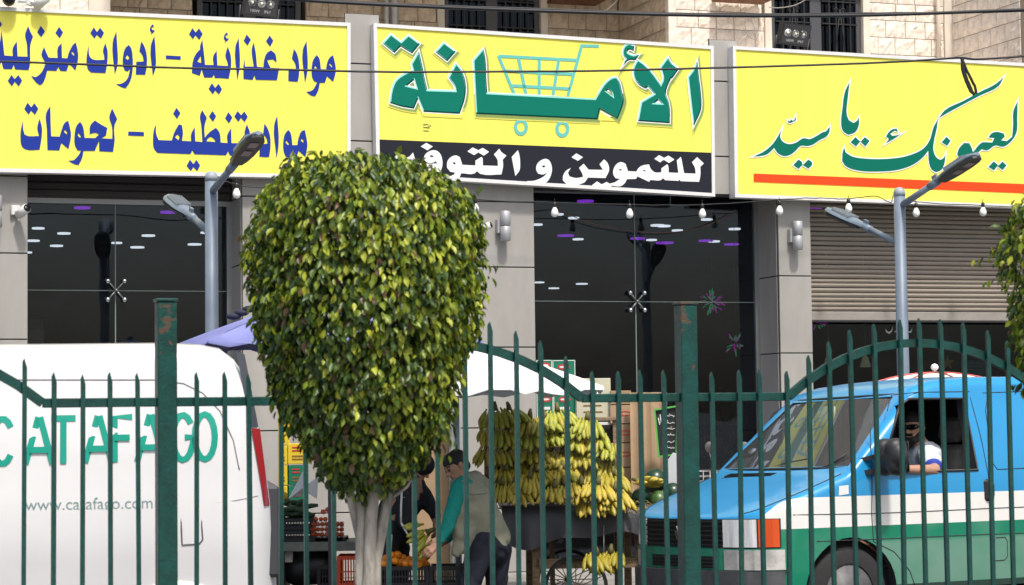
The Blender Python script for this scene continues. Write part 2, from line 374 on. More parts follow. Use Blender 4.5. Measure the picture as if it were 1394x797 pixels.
# balconies above the set-back parts (unseen slab, put there to keep them in shade)
core(uF + .03, uA0 - .05, .9, VR + .2, 7.2, 7.4, plaster, 'balcony_slab')
core(U(-160), uR1 + 1.5, VA - .2, 6, 7.4, 9.6, plaster, 'wall')
wood = mat('weathered_wood', (.19, .085, .05), .8, n=.4, ns=12)
def window(U0, U1, V, Z0, Z1, surround=True, scroll=False, nb=5):
    fr = MB(); t = .06
    fr.box(U0, U0 + t, V + .03, V + .1, Z0, Z1); fr.box(U1 - t, U1, V + .03, V + .1, Z0, Z1); fr.box(U0 + t, U1 - t, V + .03, V + .1, Z1 - t, Z1); m_ = (U0 + U1) / 2
    fr.box(U0 + t, U1 - t, V + .03, V + .1, Z0, Z0 + t)
    fr.box(m_ - .07, m_ + .07, V + .032, V + .1, Z0 + t, Z1 - t)
    wn = fr.build('window', mat('window_frame', (.06, .062, .07), .45), bld)
    for a, b in ((U0 + t, m_ - .07), (m_ + .07, U1 - t)):
        MB().box(a, b, V + .06, V + .066, Z0 + t, Z1 - t).build('pane', GL_D, wn)
        for i in range(nb - 1):
            u = a + (b - a) * (i + 1) / nb; MB().box(u - .007, u + .007, V + .0, V + .014, Z0 + .03, Z1 - .03).build('bar', bars_m, wn)
        for zz in (Z0 + .55 * (Z1 - Z0), Z1 - .1): MB().box(a, b, V - .004, V + .018, zz, zz + .014).build('bar', bars_m, wn)
        if scroll:
            for sgn in (-1, 1):
                c = (a + b) / 2 + sgn * .045; pts = [(c + .03 * math.cos(t_), V - .002, Z0 + .6 + .035 * math.sin(t_)) for t_ in [i * .6 for i in range(10)]]
                MB().tube(pts, .005, 5).build('scroll', bars_m, wn)
                MB().tube([((a + b) / 2, V - .004, Z0 + .62), ((a + b) / 2 + sgn * .07, V - .004, Z0 + .05)], .005, 5).build('bar', bars_m, wn)
    if surround:
        MB().box(U0 - .09, U0 - .004, V - .03, V + .1, Z0 - .1, Z1 + .08, .004).build('surround', plaster, wn)
        MB().box(U1 + .004, U1 + .09, V - .03, V + .1, Z0 - .1, Z1 + .08, .004).build('surround', plaster, wn)
        MB().box(U0 - .004, U1 + .004, V - .03, V + .1, Z1 + .002, Z1 + .09, .004).build('surround', plaster, wn)
        MB().box(U0 - .12, U1 + .12, V - .06, V + .1, Z0 - .12, Z0 - .002, .004).build('sill', plaster, wn)
GL_D = glass('dark_window_glass', (.1, .1, .11), .5)
GL_S = veiled_glass('shop_glass', (.5, .54, .58), 1.1, .006)
window(wA[0] + .09, wA[1] - .09, VA, ZB + .28, 6.5, True, True)
window(w1[0] + .06, w1[1] - .05, VR, ZB + .28, 6.85, False)
window(w2[0] + .06, w2[1] - .09, VR, ZB + .28, 6.6, True)
core(U(-100), uR1 + 1, VR + .2, VR + 3.5, ZB, ZB + .02, cladd); core(U(-100), uR1 + 1, VR + 2.5, VR + 2.6, ZB, 7.4, cladd)
for px, py, V, wd in ((775, 2, VR, .6), (1000, 0, VA, .62)):
    u = U(px, py, V); zz = Z(px, py + 6, V)
    b = MB()
    for k in range(4): b.box(u - wd / 2, u + wd / 2, V - .55 + k * .13, V - .55 + k * .13 + .11, zz, zz + .03)
    b.box(u - wd / 2 + .02, u - wd / 2 + .07, V - .5, V - .01, zz + .03, zz + .07); b.box(u + wd / 2 - .07, u + wd / 2 - .02, V - .5, V - .01, zz + .03, zz + .07)
    o = b.build('wooden_shelf', wood, None, FO, (0, 0, TH)); tag(o, 'weathered brown plank shelf on the %s at the top edge' % ('shaded recessed wall' if px < 900 else 'pale sunlit stone wall'), 'shelf')
steel = mat('galvanised_pipe', (.5, .5, .5), .45, .4, n=.1)
for px, rr_, lb in ((526, .03, 'thinner left downpipe on shaded stone above the gap between signs'), (537, .045, 'thicker right downpipe on shaded stone above the gap between signs')):
    u = U(px, 20, VR - .1); o = MB().tube([(u, VR - .1, ZB), (u, VR - .1, 7.2)], rr_, 10).build('drain_pipe', steel, None, FO, (0, 0, TH)); tag(o, lb, 'pipe', 'drain pipes')
u = U(1278, 40, VA - .08); o = MB().tube([(u, VA - .08, ZB), (u, VA - .08, 7.3)], .022, 8).build('drain_pipe', plaster, None, FO, (0, 0, TH)); tag(o, 'thin cream conduit running up the stone corner at the upper right', 'pipe')

# ---------------- interiors, glazing
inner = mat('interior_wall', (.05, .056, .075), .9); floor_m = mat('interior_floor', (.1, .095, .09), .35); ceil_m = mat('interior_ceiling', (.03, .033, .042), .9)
uI0, uI1 = U(-140) + .1, uR1 + .7
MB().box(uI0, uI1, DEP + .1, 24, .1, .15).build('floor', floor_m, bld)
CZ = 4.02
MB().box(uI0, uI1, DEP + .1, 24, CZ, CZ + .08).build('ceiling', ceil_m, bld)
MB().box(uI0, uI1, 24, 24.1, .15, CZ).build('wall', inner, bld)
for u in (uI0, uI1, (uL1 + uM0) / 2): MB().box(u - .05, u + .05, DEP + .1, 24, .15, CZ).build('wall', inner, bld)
GV = DEP - .05
alu = mat('aluminium_frame', (.32, .33, .34), .4, .6); chrome = mat('chrome', (.75, .76, .78), .15, 1.0); seal = mat('glass_joint', (.2, .25, .24), .3)
def glazing(U0, U1, umul, ztr, ztop, label_):
    gz = empty('glazing', (0, 0, 0)); gz.parent = bld
    fr = MB(); fr.box(U0, U0 + .05, GV - .03, GV + .03, .125, ztop); fr.box(U1 - .05, U1, GV - .03, GV + .03, .125, ztop); fr.box(U0 + .05, U1 - .05, GV - .03, GV + .03, ztop - .05, ztop)
    fr.build('glazing_frame', alu, gz)
    for a, b in ((U0 + .05, umul), (umul, U1 - .05)):
        for c, d in ((.13, ztr), (ztr, ztop - .05)):
            MB().box(a + .004, b - .004, GV, GV + .006, c + .004, d - .004).build('pane', GL_S, gz)
    MB().box(U0 + .05, U1 - .05, GV - .004, GV + .01, ztr - .004, ztr + .004).build('joint', seal, gz)
    MB().box(umul - .005, umul + .005, GV - .005, GV + .012, .13, ztop - .05).build('joint', seal, gz)
    sp = MB()
    for i, j in ((-1, -1), (-1, 1), (1, -1), (1, 1)):
        sp.tube([(umul, GV - .05, ztr), (umul + i * .075, GV - .05, ztr + j * .085)], .009, 6)
    sp.tube([(umul, GV + .05, ztr), (umul, GV - .07, ztr)], .016, 8)
    f = sp.build('spider_fitting', mat('spider_arm', (.25, .27, .27), .4, .6), gz)
    for i, j in ((-1, -1), (-1, 1), (1, -1), (1, 1)):
        MB().ball((umul + i * .08, GV - .055, ztr + j * .09), .027, 12, 8).build('bolt', chrome, f)
    return gz
glazing(uL0, uL1, U(157, 380, GV), Z(157, 396, GV), Z(157, 272, GV), '')
glazing(uM0, uM1, U(865, 400, GV), Z(865, 411, GV), OPEN_TOP - .1, '')
for i in range(3): MB().box(uM0 + .012, uM1 - .012, GV - .07 - .004 * (i % 2), GV - .045, OPEN_TOP - .14 + i * .06, OPEN_TOP - .085 + i * .06, .01).build('slat', mat('dark_slat', (.045, .043, .042), .6), bld)
core(uL0 + .01, uL1 - .01, GV - .04, GV + .05, Z(157, 272, GV) + .0, OPEN_TOP, darkm, 'shutter_box')
for i in range(4): MB().box(uL0 + .012, uL1 - .012, GV - .07 - .004 * (i % 2), GV - .045, Z(157, 272, GV) + .02 + i * .07, Z(157, 272, GV) + .08 + i * .07, .01).build('slat', mat('dark_slat', (.045, .043, .042), .6), bld)
# ---------------- roller shutter on the right
sh = empty('roller_shutter', fac((uR0 + uR1) / 2, .3, 0), TH, 'half raised brown roller shutter with horizontal slats under the green lettered sign', 'shutter')
shm = mat('shutter_slat', (.31, .27, .225), .6, .05, n=.22, ns=3, stretch=(.3, 1, 5))
hw = (uR1 - uR0) / 2 - .02; zlo = Z(1240, 437, .3); zz = zlo + .1; sm_ = MB()
pf = [(-.004, 0), (-.018, .008), (-.026, .024), (-.022, .04), (-.006, .047), (.004, .0475), (.004, 0)]
sm_.add([(x, v, z_) for x in (-hw, hw) for v, z_ in pf], [tuple(range(7)), tuple(range(13, 6, -1))] + [(i, (i + 1) % 7, 7 + (i + 1) % 7, 7 + i) for i in range(7)])
o = sm_.build('slat', shm, sh, (0, 0, zz)); k = 1
while zz + k * .05 < OPEN_TOP + .02: link_mesh('slat', o.data, sh, (0, rnd.uniform(-.004, .004), zz + k * .05 + rnd.uniform(-.0015, .0015)), (R(rnd.uniform(-5, 5)), R(rnd.uniform(-.12, .12)), 0)); k += 1
MB().box(-hw, hw, -.02, .02, zlo, zlo + .095, .006).build('bottom_rail', mat('shutter_rail', (.3, .28, .25), .5, n=.1), sh)
MB().box(-hw + .02, hw - .02, -.035, .0, zlo - .02, zlo - .002, .004).build('rubber_strip', darkm, sh)
for sgn in (-1, 1): MB().box(sgn * (hw + .01) - .02, sgn * (hw + .01) + .02, -.05, .05, .13, OPEN_TOP, .004).build('guide_rail', alu, sh)
MB().box(uR0 + .05, uR1 - .05, GV + .002, GV + .008, .13, 3.2).build('pane', GL_S, bld)
# ---------------- ceiling lights
def cray(px, py, zc):
    d = ray(px, py); t = (zc - HC) / d.z; return Vector((0, 0, HC)) + d * t
lw = mat('lamp_white', (.9, .9, .9), .5, emis=(1, .97, .95), es=2.2); lp = mat('lamp_purple', (.4, .1, .6), .5, emis=(.42, .06, .85), es=1.3); lo_ = mat('lamp_orange', (.6, .3, .1), .5, emis=(.8, .35, .12), es=.5)
rim = mat('lamp_rim', (.3, .3, .3), .5)
L_W = [(52, 310), (87, 317), (45, 327), (77, 334), (34, 343), (202, 320), (187, 336), (159, 330), (265, 332), (282, 316), (760, 291), (781, 296), (731, 305), (787, 325), (733, 384), (754, 392), (792, 386), (887, 326), (904, 307), (922, 313), (962, 298), (1000, 311), (972, 328), (895, 306)]
L_P = [(112, 282), (230, 288), (797, 273), (770, 320), (868, 324), (905, 330), (961, 327), (996, 332), (1108, 282)]
def clabel(px, py, kind):
    shop = 'left shop' if px < 400 else ('middle shop' if px < 1050 else 'right shop')
    return shop
rows = sorted([(p, 'white') for p in L_W] + [(p, 'purple') for p in L_P], key=lambda t: (t[0][0] > 400, t[1], t[0][0]))
ORD = ['first', 'second', 'third', 'fourth', 'fifth', 'sixth', 'seventh', 'eighth', 'ninth', 'tenth', 'eleventh', 'twelfth', 'thirteenth', 'fourteenth', 'fifteenth']
cnt = {}
for (px, py), kind in rows:
    p = cray(px, py, CZ - .03); key = (clabel(px, py, kind), kind); i = cnt.get(key, 0); cnt[key] = i + 1
    t = empty('ceiling_light', p, 0, '%s round ceiling light behind the glass of the %s, %s from the left' % ('glowing ' + kind, key[0], ORD[i]), 'ceiling light', '%s ceiling lights in the shops' % kind)
    rr_ = (.105 if kind == 'purple' else .076) * (p.y / 27) * rnd.uniform(.85, 1.15)
    MB().lathe([(rr_, 0), (rr_, .018), (rr_ * .9, .019)], (0, 0, -.019 + .0), 20).build('lamp', lw if kind == 'white' else lp, t)
    MB().lathe([(rr_ * 1.1, 0), (rr_ * 1.1, .03)], (0, 0, .0), 20).build('rim', rim, t)
# ================================================================ SIGNS
yel = mat('yellow_vinyl', (.9, .83, .13), .6, n=.06, ns=2.2, spec=.2, stretch=(1.6, 1, .25), detail=7); wht = mat('white_frame', (.72, .72, .72), .4, .0, n=.05)
blu = mat('blue_lettering', (.016, .04, .3), .7, spec=.15); grn = mat('green_lettering', (.0, .165, .115), .7, spec=.15); grn2 = mat('green_lettering_dark', (.0, .15, .1), .7, spec=.15)
whl = mat('white_lettering', (.85, .85, .85), .6, spec=.2); blk = mat('black_strip', (.018, .02, .03), .7, spec=.15); orl = mat('orange_bar', (.9, .07, .015), .7, spec=.15); aqua = mat('aqua_print', (.14, .5, .45), .7, spec=.15)
haloM = mat('print_halo', (.24, .33, .1), .7, spec=.1); hi = mat('letter_highlight', (.3, .72, .64), .7, spec=.1); inkM = mat('printer_ink', (.02, .07, .06), .5)
SV = -.15
def sign(corners, label, cut=None):
    # corners in the photo: TL, TR, BR, BL -> a real board on the plane SV in front of the wall
    q = [onfac(x, y, SV) for x, y in corners]; u0_, z0_ = (q[0][0] + q[1][0]) / 2, (q[2][1] + q[3][1]) / 2
    t = empty('shop_sign', fac(u0_, SV, z0_), TH, label, 'sign', 'yellow shop signs')
    q = [(u - u0_, z - z0_) for u, z in q]
    MB().prism(q, .012, .13).build('sign_box', wht, t)
    fr = MB(); W_ = .035; cx = sum(a for a, b in q) / 4; cz = sum(b for a, b in q) / 4
    inn = [(a + (W_ if a < cx else -W_), b + (W_ if b < cz else -W_)) for a, b in q]
    for i in range(4):
        j = (i + 1) % 4; fr.prism([q[i], q[j], inn[j], inn[i]], -.012, .012)
    fr.build('frame', wht, t)
    MB().prism(inn, .002, .011).build('panel', yel, t)
    return t, u0_, z0_
def glyph(t, u0_, z0_, loops, m, name='lettering', depth=0, offset=0.0, d=(0, 0)):
    # loops: list of lists of photo points -> flat print on the board
    lp_ = []
    for L in loops:
        lp_.append([(lambda a: (a[0] - u0_ + d[0], a[1] - z0_ + d[1]))(onfac(x, y, SV)) for x, y in L])
    return flat_curve(name, lp_, m, t, .0012, (0, -.0015 - depth * .0022, 0), (R(90), 0, 0), offset)
def Zm(x0, y0, k, pts): return [(x0 + a * k, y0 + b * k) for a, b in pts]
k1 = 160 / 1275; k2 = 160 / 1159; k3 = 180 / 1304
A1 = lambda p: Zm(0, 25, k1, p); A2 = lambda p: Zm(140, 25, k2, p); A3 = lambda p: Zm(300, 35, k3, p); A4 = lambda p: Zm(0, 130, k3, p); A5 = lambda p: Zm(180, 135, k3, p); A6 = lambda p: Zm(300, 135, k3, p)
s1, a_, b_ = sign([(-190, 1), (477, 31.5), (477, 244), (-190, 231)], 'wide yellow sign on the left lettered in blue Arabic over two lines')
HZ = [(490, 60), (503, 75), (498, 92), (487, 85), (480, 100), (490, 118), (514, 120), (500, 140), (470, 163), (480, 142), (466, 125), (466, 95)]
G1 = [
 [A1([(12, 130), (28, 220), (38, 320), (48, 405), (140, 412), (138, 330), (183, 250), (190, 415), (298, 418), (290, 270), (272, 185), (305, 85), (330, 150), (358, 200), (330, 285), (325, 500), (310, 563), (165, 556), (148, 505), (130, 552), (38, 552), (15, 470), (-10, 520), (-60, 545), (-70, 440), (-40, 330), (0, 250)])],
 [A1([(-8, 20), (22, 65), (0, 100), (-35, 60)])],
 [A1([(125, 615), (158, 662), (198, 617), (240, 675), (205, 740), (160, 688), (130, 738), (84, 680)])],
 [A1([(443, 82), (487, 145), (447, 207), (404, 152)])], [A1([(640, 93), (684, 155), (648, 217), (602, 160)])],
 [A1([(478, 312), (500, 370), (528, 428), (625, 432), (628, 320), (668, 272), (672, 432), (730, 436), (740, 395), (765, 335), (800, 280), (822, 265), (840, 340), (848, 420), (838, 490), (818, 568), (765, 512), (745, 505), (722, 574), (655, 572), (632, 530), (612, 572), (512, 568), (490, 650), (460, 710), (435, 727), (400, 705), (338, 628), (390, 640), (440, 600), (480, 530), (485, 480), (450, 395)]), A1([(785, 362), (803, 385), (803, 410), (772, 378)])],
 [A1([(965, 285), (962, 350), (975, 420), (1010, 448), (1132, 452), (1128, 400), (1117, 360), (1142, 270), (1165, 350), (1165, 470), (1145, 595), (990, 590), (955, 555), (940, 490), (942, 400)])],
 [A1([(1017, 100), (1052, 152), (1085, 103), (1128, 160), (1095, 222), (1050, 180), (1025, 220), (980, 162)])],
 [A2([(133, 130), (140, 250), (145, 460), (118, 555), (98, 235)])],
 [A2([(258, 265), (280, 300), (295, 400), (292, 520), (270, 620), (225, 692), (185, 680), (130, 650), (185, 645), (240, 600), (268, 500), (245, 525), (215, 515), (198, 460), (200, 370), (225, 290)]), A2([(240, 362), (262, 390), (245, 413), (222, 392)])],
 [A2([(378, 228), (410, 280), (433, 370), (432, 480), (418, 558), (325, 556), (330, 430), (402, 428), (392, 370), (360, 325)])],
 [A2([(508, 175), (518, 300), (520, 490), (493, 570), (473, 275)])], [A2(HZ)],
 [A2([(622, 367), (768, 375), (768, 410), (622, 402)])],
 [A2([(883, 97), (915, 142), (948, 100), (984, 155), (952, 213), (912, 168), (890, 208), (850, 158)])],
 [A2([(980, 213), (995, 330), (1008, 460), (1092, 462), (1088, 378), (1122, 320), (1130, 466)]) + A3([(75, 400), (72, 370), (50, 300), (72, 208), (100, 290), (105, 400), (82, 525), (0, 518)]) + A2([(1105, 590), (1095, 555), (1080, 585), (1000, 585), (975, 505), (955, 567), (878, 540), (885, 440), (910, 365), (960, 305), (958, 285)]), A2([(965, 372), (970, 443), (930, 430)])],
 [A2([(1075, 640), (1108, 688), (1140, 645), (1175, 700), (1145, 752), (1108, 712), (1085, 750), (1043, 697)])],
 [A3([(x - 430, y + 8) for x, y in HZ])],
 [A3([(180, 122), (192, 400), (168, 538), (148, 212)])], [A3([(260, 88), (300, 140), (268, 198), (230, 150)])],
 [A3([(238, 330), (242, 405), (330, 405), (310, 235), (328, 165), (345, 250), (362, 408), (425, 412), (432, 340), (460, 270), (500, 245), (540, 280), (555, 365), (520, 335), (460, 340), (480, 390), (495, 418), (580, 420), (558, 540), (350, 535), (335, 490), (320, 535), (228, 528), (228, 400)])],
 [A3([(485, 98), (522, 150), (490, 208), (450, 155)])],
 [A3([(725, 230), (755, 280), (775, 370), (775, 490), (762, 555), (670, 548), (672, 440), (748, 425), (735, 370), (705, 328)])],
 [A3([(850, 155), (860, 440), (835, 565), (813, 240)])],
 [A3([(950, 290), (975, 325), (990, 430), (1042, 432), (1050, 380), (1075, 320), (1110, 292), (1130, 370), (1138, 450), (1112, 555), (1052, 500), (1030, 565), (980, 565), (965, 640), (935, 698), (895, 690), (848, 655), (905, 640), (955, 562), (925, 550), (905, 510), (900, 430), (915, 340)]), A3([(935, 395), (957, 425), (925, 425)]), A3([(1080, 372), (1100, 395), (1100, 418), (1073, 385)])],
 [A4([(272, 72), (308, 118), (338, 77), (378, 132), (345, 192), (307, 150), (282, 190), (240, 135)])],
 [A4([(228, 248), (228, 330), (242, 385), (270, 400), (385, 402), (368, 320), (390, 230), (413, 320), (410, 420), (390, 537), (250, 532), (215, 500), (202, 420), (208, 330)])],
 [A4([(495, 105), (500, 300), (505, 405), (588, 408), (605, 350), (640, 270), (672, 252), (690, 320), (700, 400), (675, 530), (605, 470), (585, 543), (468, 540), (462, 330), (455, 180)]), A4([(640, 340), (662, 365), (658, 385), (630, 362)])],
 [A4([(790, 262), (815, 300), (835, 420), (940, 422), (975, 385), (945, 370), (885, 383), (890, 300), (935, 248), (990, 285), (1058, 322), (1045, 395), (1000, 425), (1108, 430), (1105, 310), (1078, 215), (1105, 130), (1130, 180), (1155, 235), (1128, 300), (1130, 450), (1115, 558), (980, 552), (975, 450), (935, 548), (825, 548), (805, 630), (775, 688), (735, 680), (675, 645), (730, 640), (775, 590), (800, 545), (765, 545), (738, 490), (735, 400), (755, 300)]), A4([(775, 370), (800, 410), (785, 418), (765, 395)])],
 [[(174.6, 179.4), (195.9, 180), (195.9, 185.5), (174.6, 184.8)]],
 [A5([(435, 87), (475, 138), (442, 197), (404, 145)])],
 [A5([(235, 250), (235, 340), (260, 405), (390, 410), (415, 330), (460, 250), (490, 260), (500, 340), (490, 412), (582, 418), (580, 350), (615, 278), (622, 418), (692, 425), (680, 250), (668, 175), (688, 108), (735, 185), (712, 270), (715, 380), (760, 330), (825, 283), (860, 330), (872, 430), (940, 435), (938, 355), (975, 288), (978, 435), (1130, 440), (1108, 330), (1130, 250), (1160, 330), (1165, 420), (1150, 565), (965, 558), (945, 515), (925, 555), (615, 545), (592, 505), (575, 543), (250, 532), (215, 490), (205, 400), (215, 300)]), A5([(448, 348), (468, 375), (455, 408), (420, 375)]), A5([(775, 372), (810, 400), (820, 425), (732, 418), (745, 390)])],
 [A5([(790, 117), (827, 170), (797, 225), (757, 172)])], [A5([(948, 130), (987, 182), (955, 240), (916, 190)])],
 [A5([(1040, 118), (1073, 162), (1105, 122), (1138, 175), (1108, 228), (1072, 185), (1048, 225), (1007, 172)])], [A5([(568, 598), (603, 643), (632, 600), (670, 655), (640, 712), (603, 670), (578, 712), (537, 660)])],
 [A6([(435, 243), (465, 290), (490, 370), (493, 480), (480, 573), (385, 570), (388, 450), (465, 440), (455, 390), (422, 345)])],
 [A6([(560, 165), (575, 440), (555, 585), (530, 265)])],
 [A6([(668, 305), (690, 330), (710, 455), (758, 455), (770, 390), (800, 320), (832, 305), (850, 390), (858, 460), (838, 572), (770, 510), (748, 583), (700, 580), (690, 640), (625, 708), (570, 680), (640, 660), (685, 578), (645, 570), (625, 520), (620, 430), (635, 350)]), A6([(650, 410), (680, 445), (665, 455), (642, 430)]), A6([(800, 390), (820, 410), (815, 432), (792, 410)])],
]
for L in G1: glyph(s1, a_, b_, L, blu)
# ---- middle sign
s2, a_, b_ = sign([(508, 32), (971, 63), (973, 268), (512.5, 240)], 'yellow and black sign in the middle with green Arabic lettering and a shopping cart', )
c1 = 180 / 1025; c2 = 200 / 1063; c3 = 200 / 1139
B1 = lambda p: Zm(510, 35, c1, p); B2 = lambda p: Zm(640, 45, c2, p); B3 = lambda p: Zm(780, 50, c3, p)
def stroke(p, q, w):
    p = Vector(p); q = Vector(q); d = (q - p).normalized(); n_ = Vector((-d.y, d.x)) * w / 2
    return [tuple(p + n_), tuple(q + n_), tuple(q - n_), tuple(p - n_)]
for i, (p, q) in enumerate([((205, 168), (770, 198)), ((205, 165), (320, 445)), ((350, 185), (405, 450)), ((500, 190), (500, 455)), ((640, 200), (598, 460)), ((808, 88), (705, 462)), ((800, 93), (932, 97)), ((245, 275), (750, 300)), ((300, 382), (720, 405))]):
    glyph(s2, a_, b_, [B2(stroke(p, q, 22))], aqua, 'cart_print', (i % 3) * .12)
for c in ((367, 682), (667, 695)):
    glyph(s2, a_, b_, [B2([(c[0] + rx * math.cos(i * math.pi / 6), c[1] + ry * math.sin(i * math.pi / 6)) for i in range(12)]) for rx, ry in ((51, 62), (27, 34))], aqua, 'cart_print', .1)
def big(L, name='lettering'):
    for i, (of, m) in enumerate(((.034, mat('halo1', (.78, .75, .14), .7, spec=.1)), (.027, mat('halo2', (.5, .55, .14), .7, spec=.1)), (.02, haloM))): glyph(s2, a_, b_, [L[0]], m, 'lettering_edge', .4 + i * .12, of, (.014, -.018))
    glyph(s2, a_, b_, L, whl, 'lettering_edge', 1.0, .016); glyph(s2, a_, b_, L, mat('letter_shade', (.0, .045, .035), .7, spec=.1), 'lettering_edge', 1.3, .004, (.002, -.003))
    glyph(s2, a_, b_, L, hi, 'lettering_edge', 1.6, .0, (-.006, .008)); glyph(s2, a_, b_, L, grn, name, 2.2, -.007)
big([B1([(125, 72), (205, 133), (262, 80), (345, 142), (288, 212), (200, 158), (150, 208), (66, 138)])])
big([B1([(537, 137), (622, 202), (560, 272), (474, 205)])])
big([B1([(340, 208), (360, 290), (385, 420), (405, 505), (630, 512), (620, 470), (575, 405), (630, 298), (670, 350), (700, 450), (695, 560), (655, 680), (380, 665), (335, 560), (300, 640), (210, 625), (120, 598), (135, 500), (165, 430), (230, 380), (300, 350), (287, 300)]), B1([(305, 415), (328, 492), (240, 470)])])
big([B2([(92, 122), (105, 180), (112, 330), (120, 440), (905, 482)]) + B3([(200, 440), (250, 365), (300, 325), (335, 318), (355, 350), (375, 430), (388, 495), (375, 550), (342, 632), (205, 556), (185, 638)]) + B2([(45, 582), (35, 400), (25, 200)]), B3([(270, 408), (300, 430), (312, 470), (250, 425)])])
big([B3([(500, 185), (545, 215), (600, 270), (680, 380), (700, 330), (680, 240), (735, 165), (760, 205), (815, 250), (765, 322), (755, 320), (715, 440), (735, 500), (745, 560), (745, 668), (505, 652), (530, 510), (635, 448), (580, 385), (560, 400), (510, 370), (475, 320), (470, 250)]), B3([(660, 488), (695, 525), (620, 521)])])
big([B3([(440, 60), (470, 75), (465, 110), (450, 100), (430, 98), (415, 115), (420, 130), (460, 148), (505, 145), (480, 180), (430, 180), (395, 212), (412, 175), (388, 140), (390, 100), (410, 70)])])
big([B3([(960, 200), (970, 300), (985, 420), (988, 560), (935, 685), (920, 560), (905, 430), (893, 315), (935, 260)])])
glyph(s2, a_, b_, [B3([(196, 650), (211, 582), (325, 655)])], yel, 'panel_print', 1.12)
glyph(s2, a_, b_, [[(514, 190), (968, 208.2), (969, 264), (515, 236)]], blk, 'black_band', 0)
for p, q in (((576, 170), (583, 169.5)), ((583, 172), (587, 171)), ((576, 173.5), (585, 174.2)), ((576, 178.2), (584, 178.6))): glyph(s2, a_, b_, [stroke(p, q, .9)], inkM, 'printer_mark', .1)  # small dark printed lines of the sign maker
d1 = 190 / 1394; d2 = 180 / 1394
C1 = lambda p: Zm(510, 185, d1, p); C2 = lambda p: Zm(620, 185, d2, p); C3 = lambda p: Zm(790, 190, d1, p)
G2 = [
 [C1([(515, 72), (580, 108), (527, 147), (459, 108)])],
 [C1([(237, 175), (270, 205), (320, 218), (350, 205), (382, 168), (400, 225), (418, 275), (545, 280), (625, 278), (610, 255), (580, 270), (530, 270), (492, 240), (495, 205), (530, 165), (595, 145), (640, 165), (670, 220), (675, 300), (655, 365), (500, 380), (300, 330), (240, 270), (195, 210)]), C1([(545, 205), (570, 192), (590, 210), (565, 215)])],
 [C1([(810, 198), (850, 215), (875, 292), (1005, 298), (1005, 250), (1065, 212), (1078, 225), (1080, 298), (1230, 303), (1225, 240), (1190, 188), (1243, 130), (1262, 160), (1315, 200), (1278, 240), (1282, 300), (1265, 388), (1060, 383), (1020, 355), (995, 378), (865, 375), (840, 430), (760, 440), (700, 415), (740, 410), (790, 390), (800, 368), (755, 362), (722, 320), (725, 260), (760, 215)]), C1([(775, 265), (800, 268), (812, 285), (790, 288)])],
 [C1([(978, 118), (1035, 145), (1078, 122), (1142, 162), (1090, 200), (1035, 168), (992, 195), (925, 157)])],
 [C2([(657, 153), (672, 200), (680, 330), (672, 370), (630, 425), (610, 320), (592, 225)])],
 [C2([(955, 245), (990, 265), (1015, 330), (1010, 400), (970, 480), (905, 512), (830, 505), (748, 480), (830, 475), (930, 430), (970, 388), (920, 410), (870, 400), (850, 360), (860, 300), (910, 255)]), C2([(905, 322), (935, 312), (950, 328), (925, 337)])],
 [C2([(1273, 187), (1343, 228), (1290, 266), (1222, 228)])],
 [C2([(1215, 340), (1185, 390), (1200, 430), (1270, 447), (1345, 435), (1335, 400), (1302, 340)]) + C3([(32, 243), (80, 303), (225, 305), (190, 250), (235, 200), (270, 235), (287, 300), (250, 387), (75, 382), (40, 430)]) + C2([(1330, 505), (1250, 528), (1180, 515), (1130, 470), (1135, 420), (1165, 370)])],
 [C3([(165, 420), (212, 450), (262, 425), (320, 460), (275, 497), (215, 470), (185, 493), (115, 460)])],
 [C3([(410, 228), (450, 245), (475, 318), (560, 322), (570, 300), (610, 265), (685, 250), (700, 290), (740, 328), (808, 330), (808, 290), (865, 250), (875, 262), (880, 332), (978, 335), (962, 210), (1003, 175), (1015, 230), (1035, 338), (1150, 343), (1145, 290), (1113, 228), (1165, 178), (1232, 240), (1197, 275), (1198, 350), (1185, 425), (1000, 418), (990, 400), (980, 415), (845, 408), (825, 388), (800, 408), (700, 405), (685, 425), (570, 370), (555, 395), (465, 398), (440, 440), (400, 468), (330, 465), (262, 446), (340, 430), (395, 395), (350, 388), (328, 350), (330, 300), (370, 240)]), C3([(380, 298), (400, 295), (418, 310), (395, 313)]), C3([(620, 310), (640, 305), (655, 322), (630, 318)])],
 [C3([(785, 158), (835, 185), (880, 163), (938, 202), (885, 237), (832, 205), (795, 230), (737, 195)])],
]
for L in G2: glyph(s2, a_, b_, L, whl, 'lettering', 1)
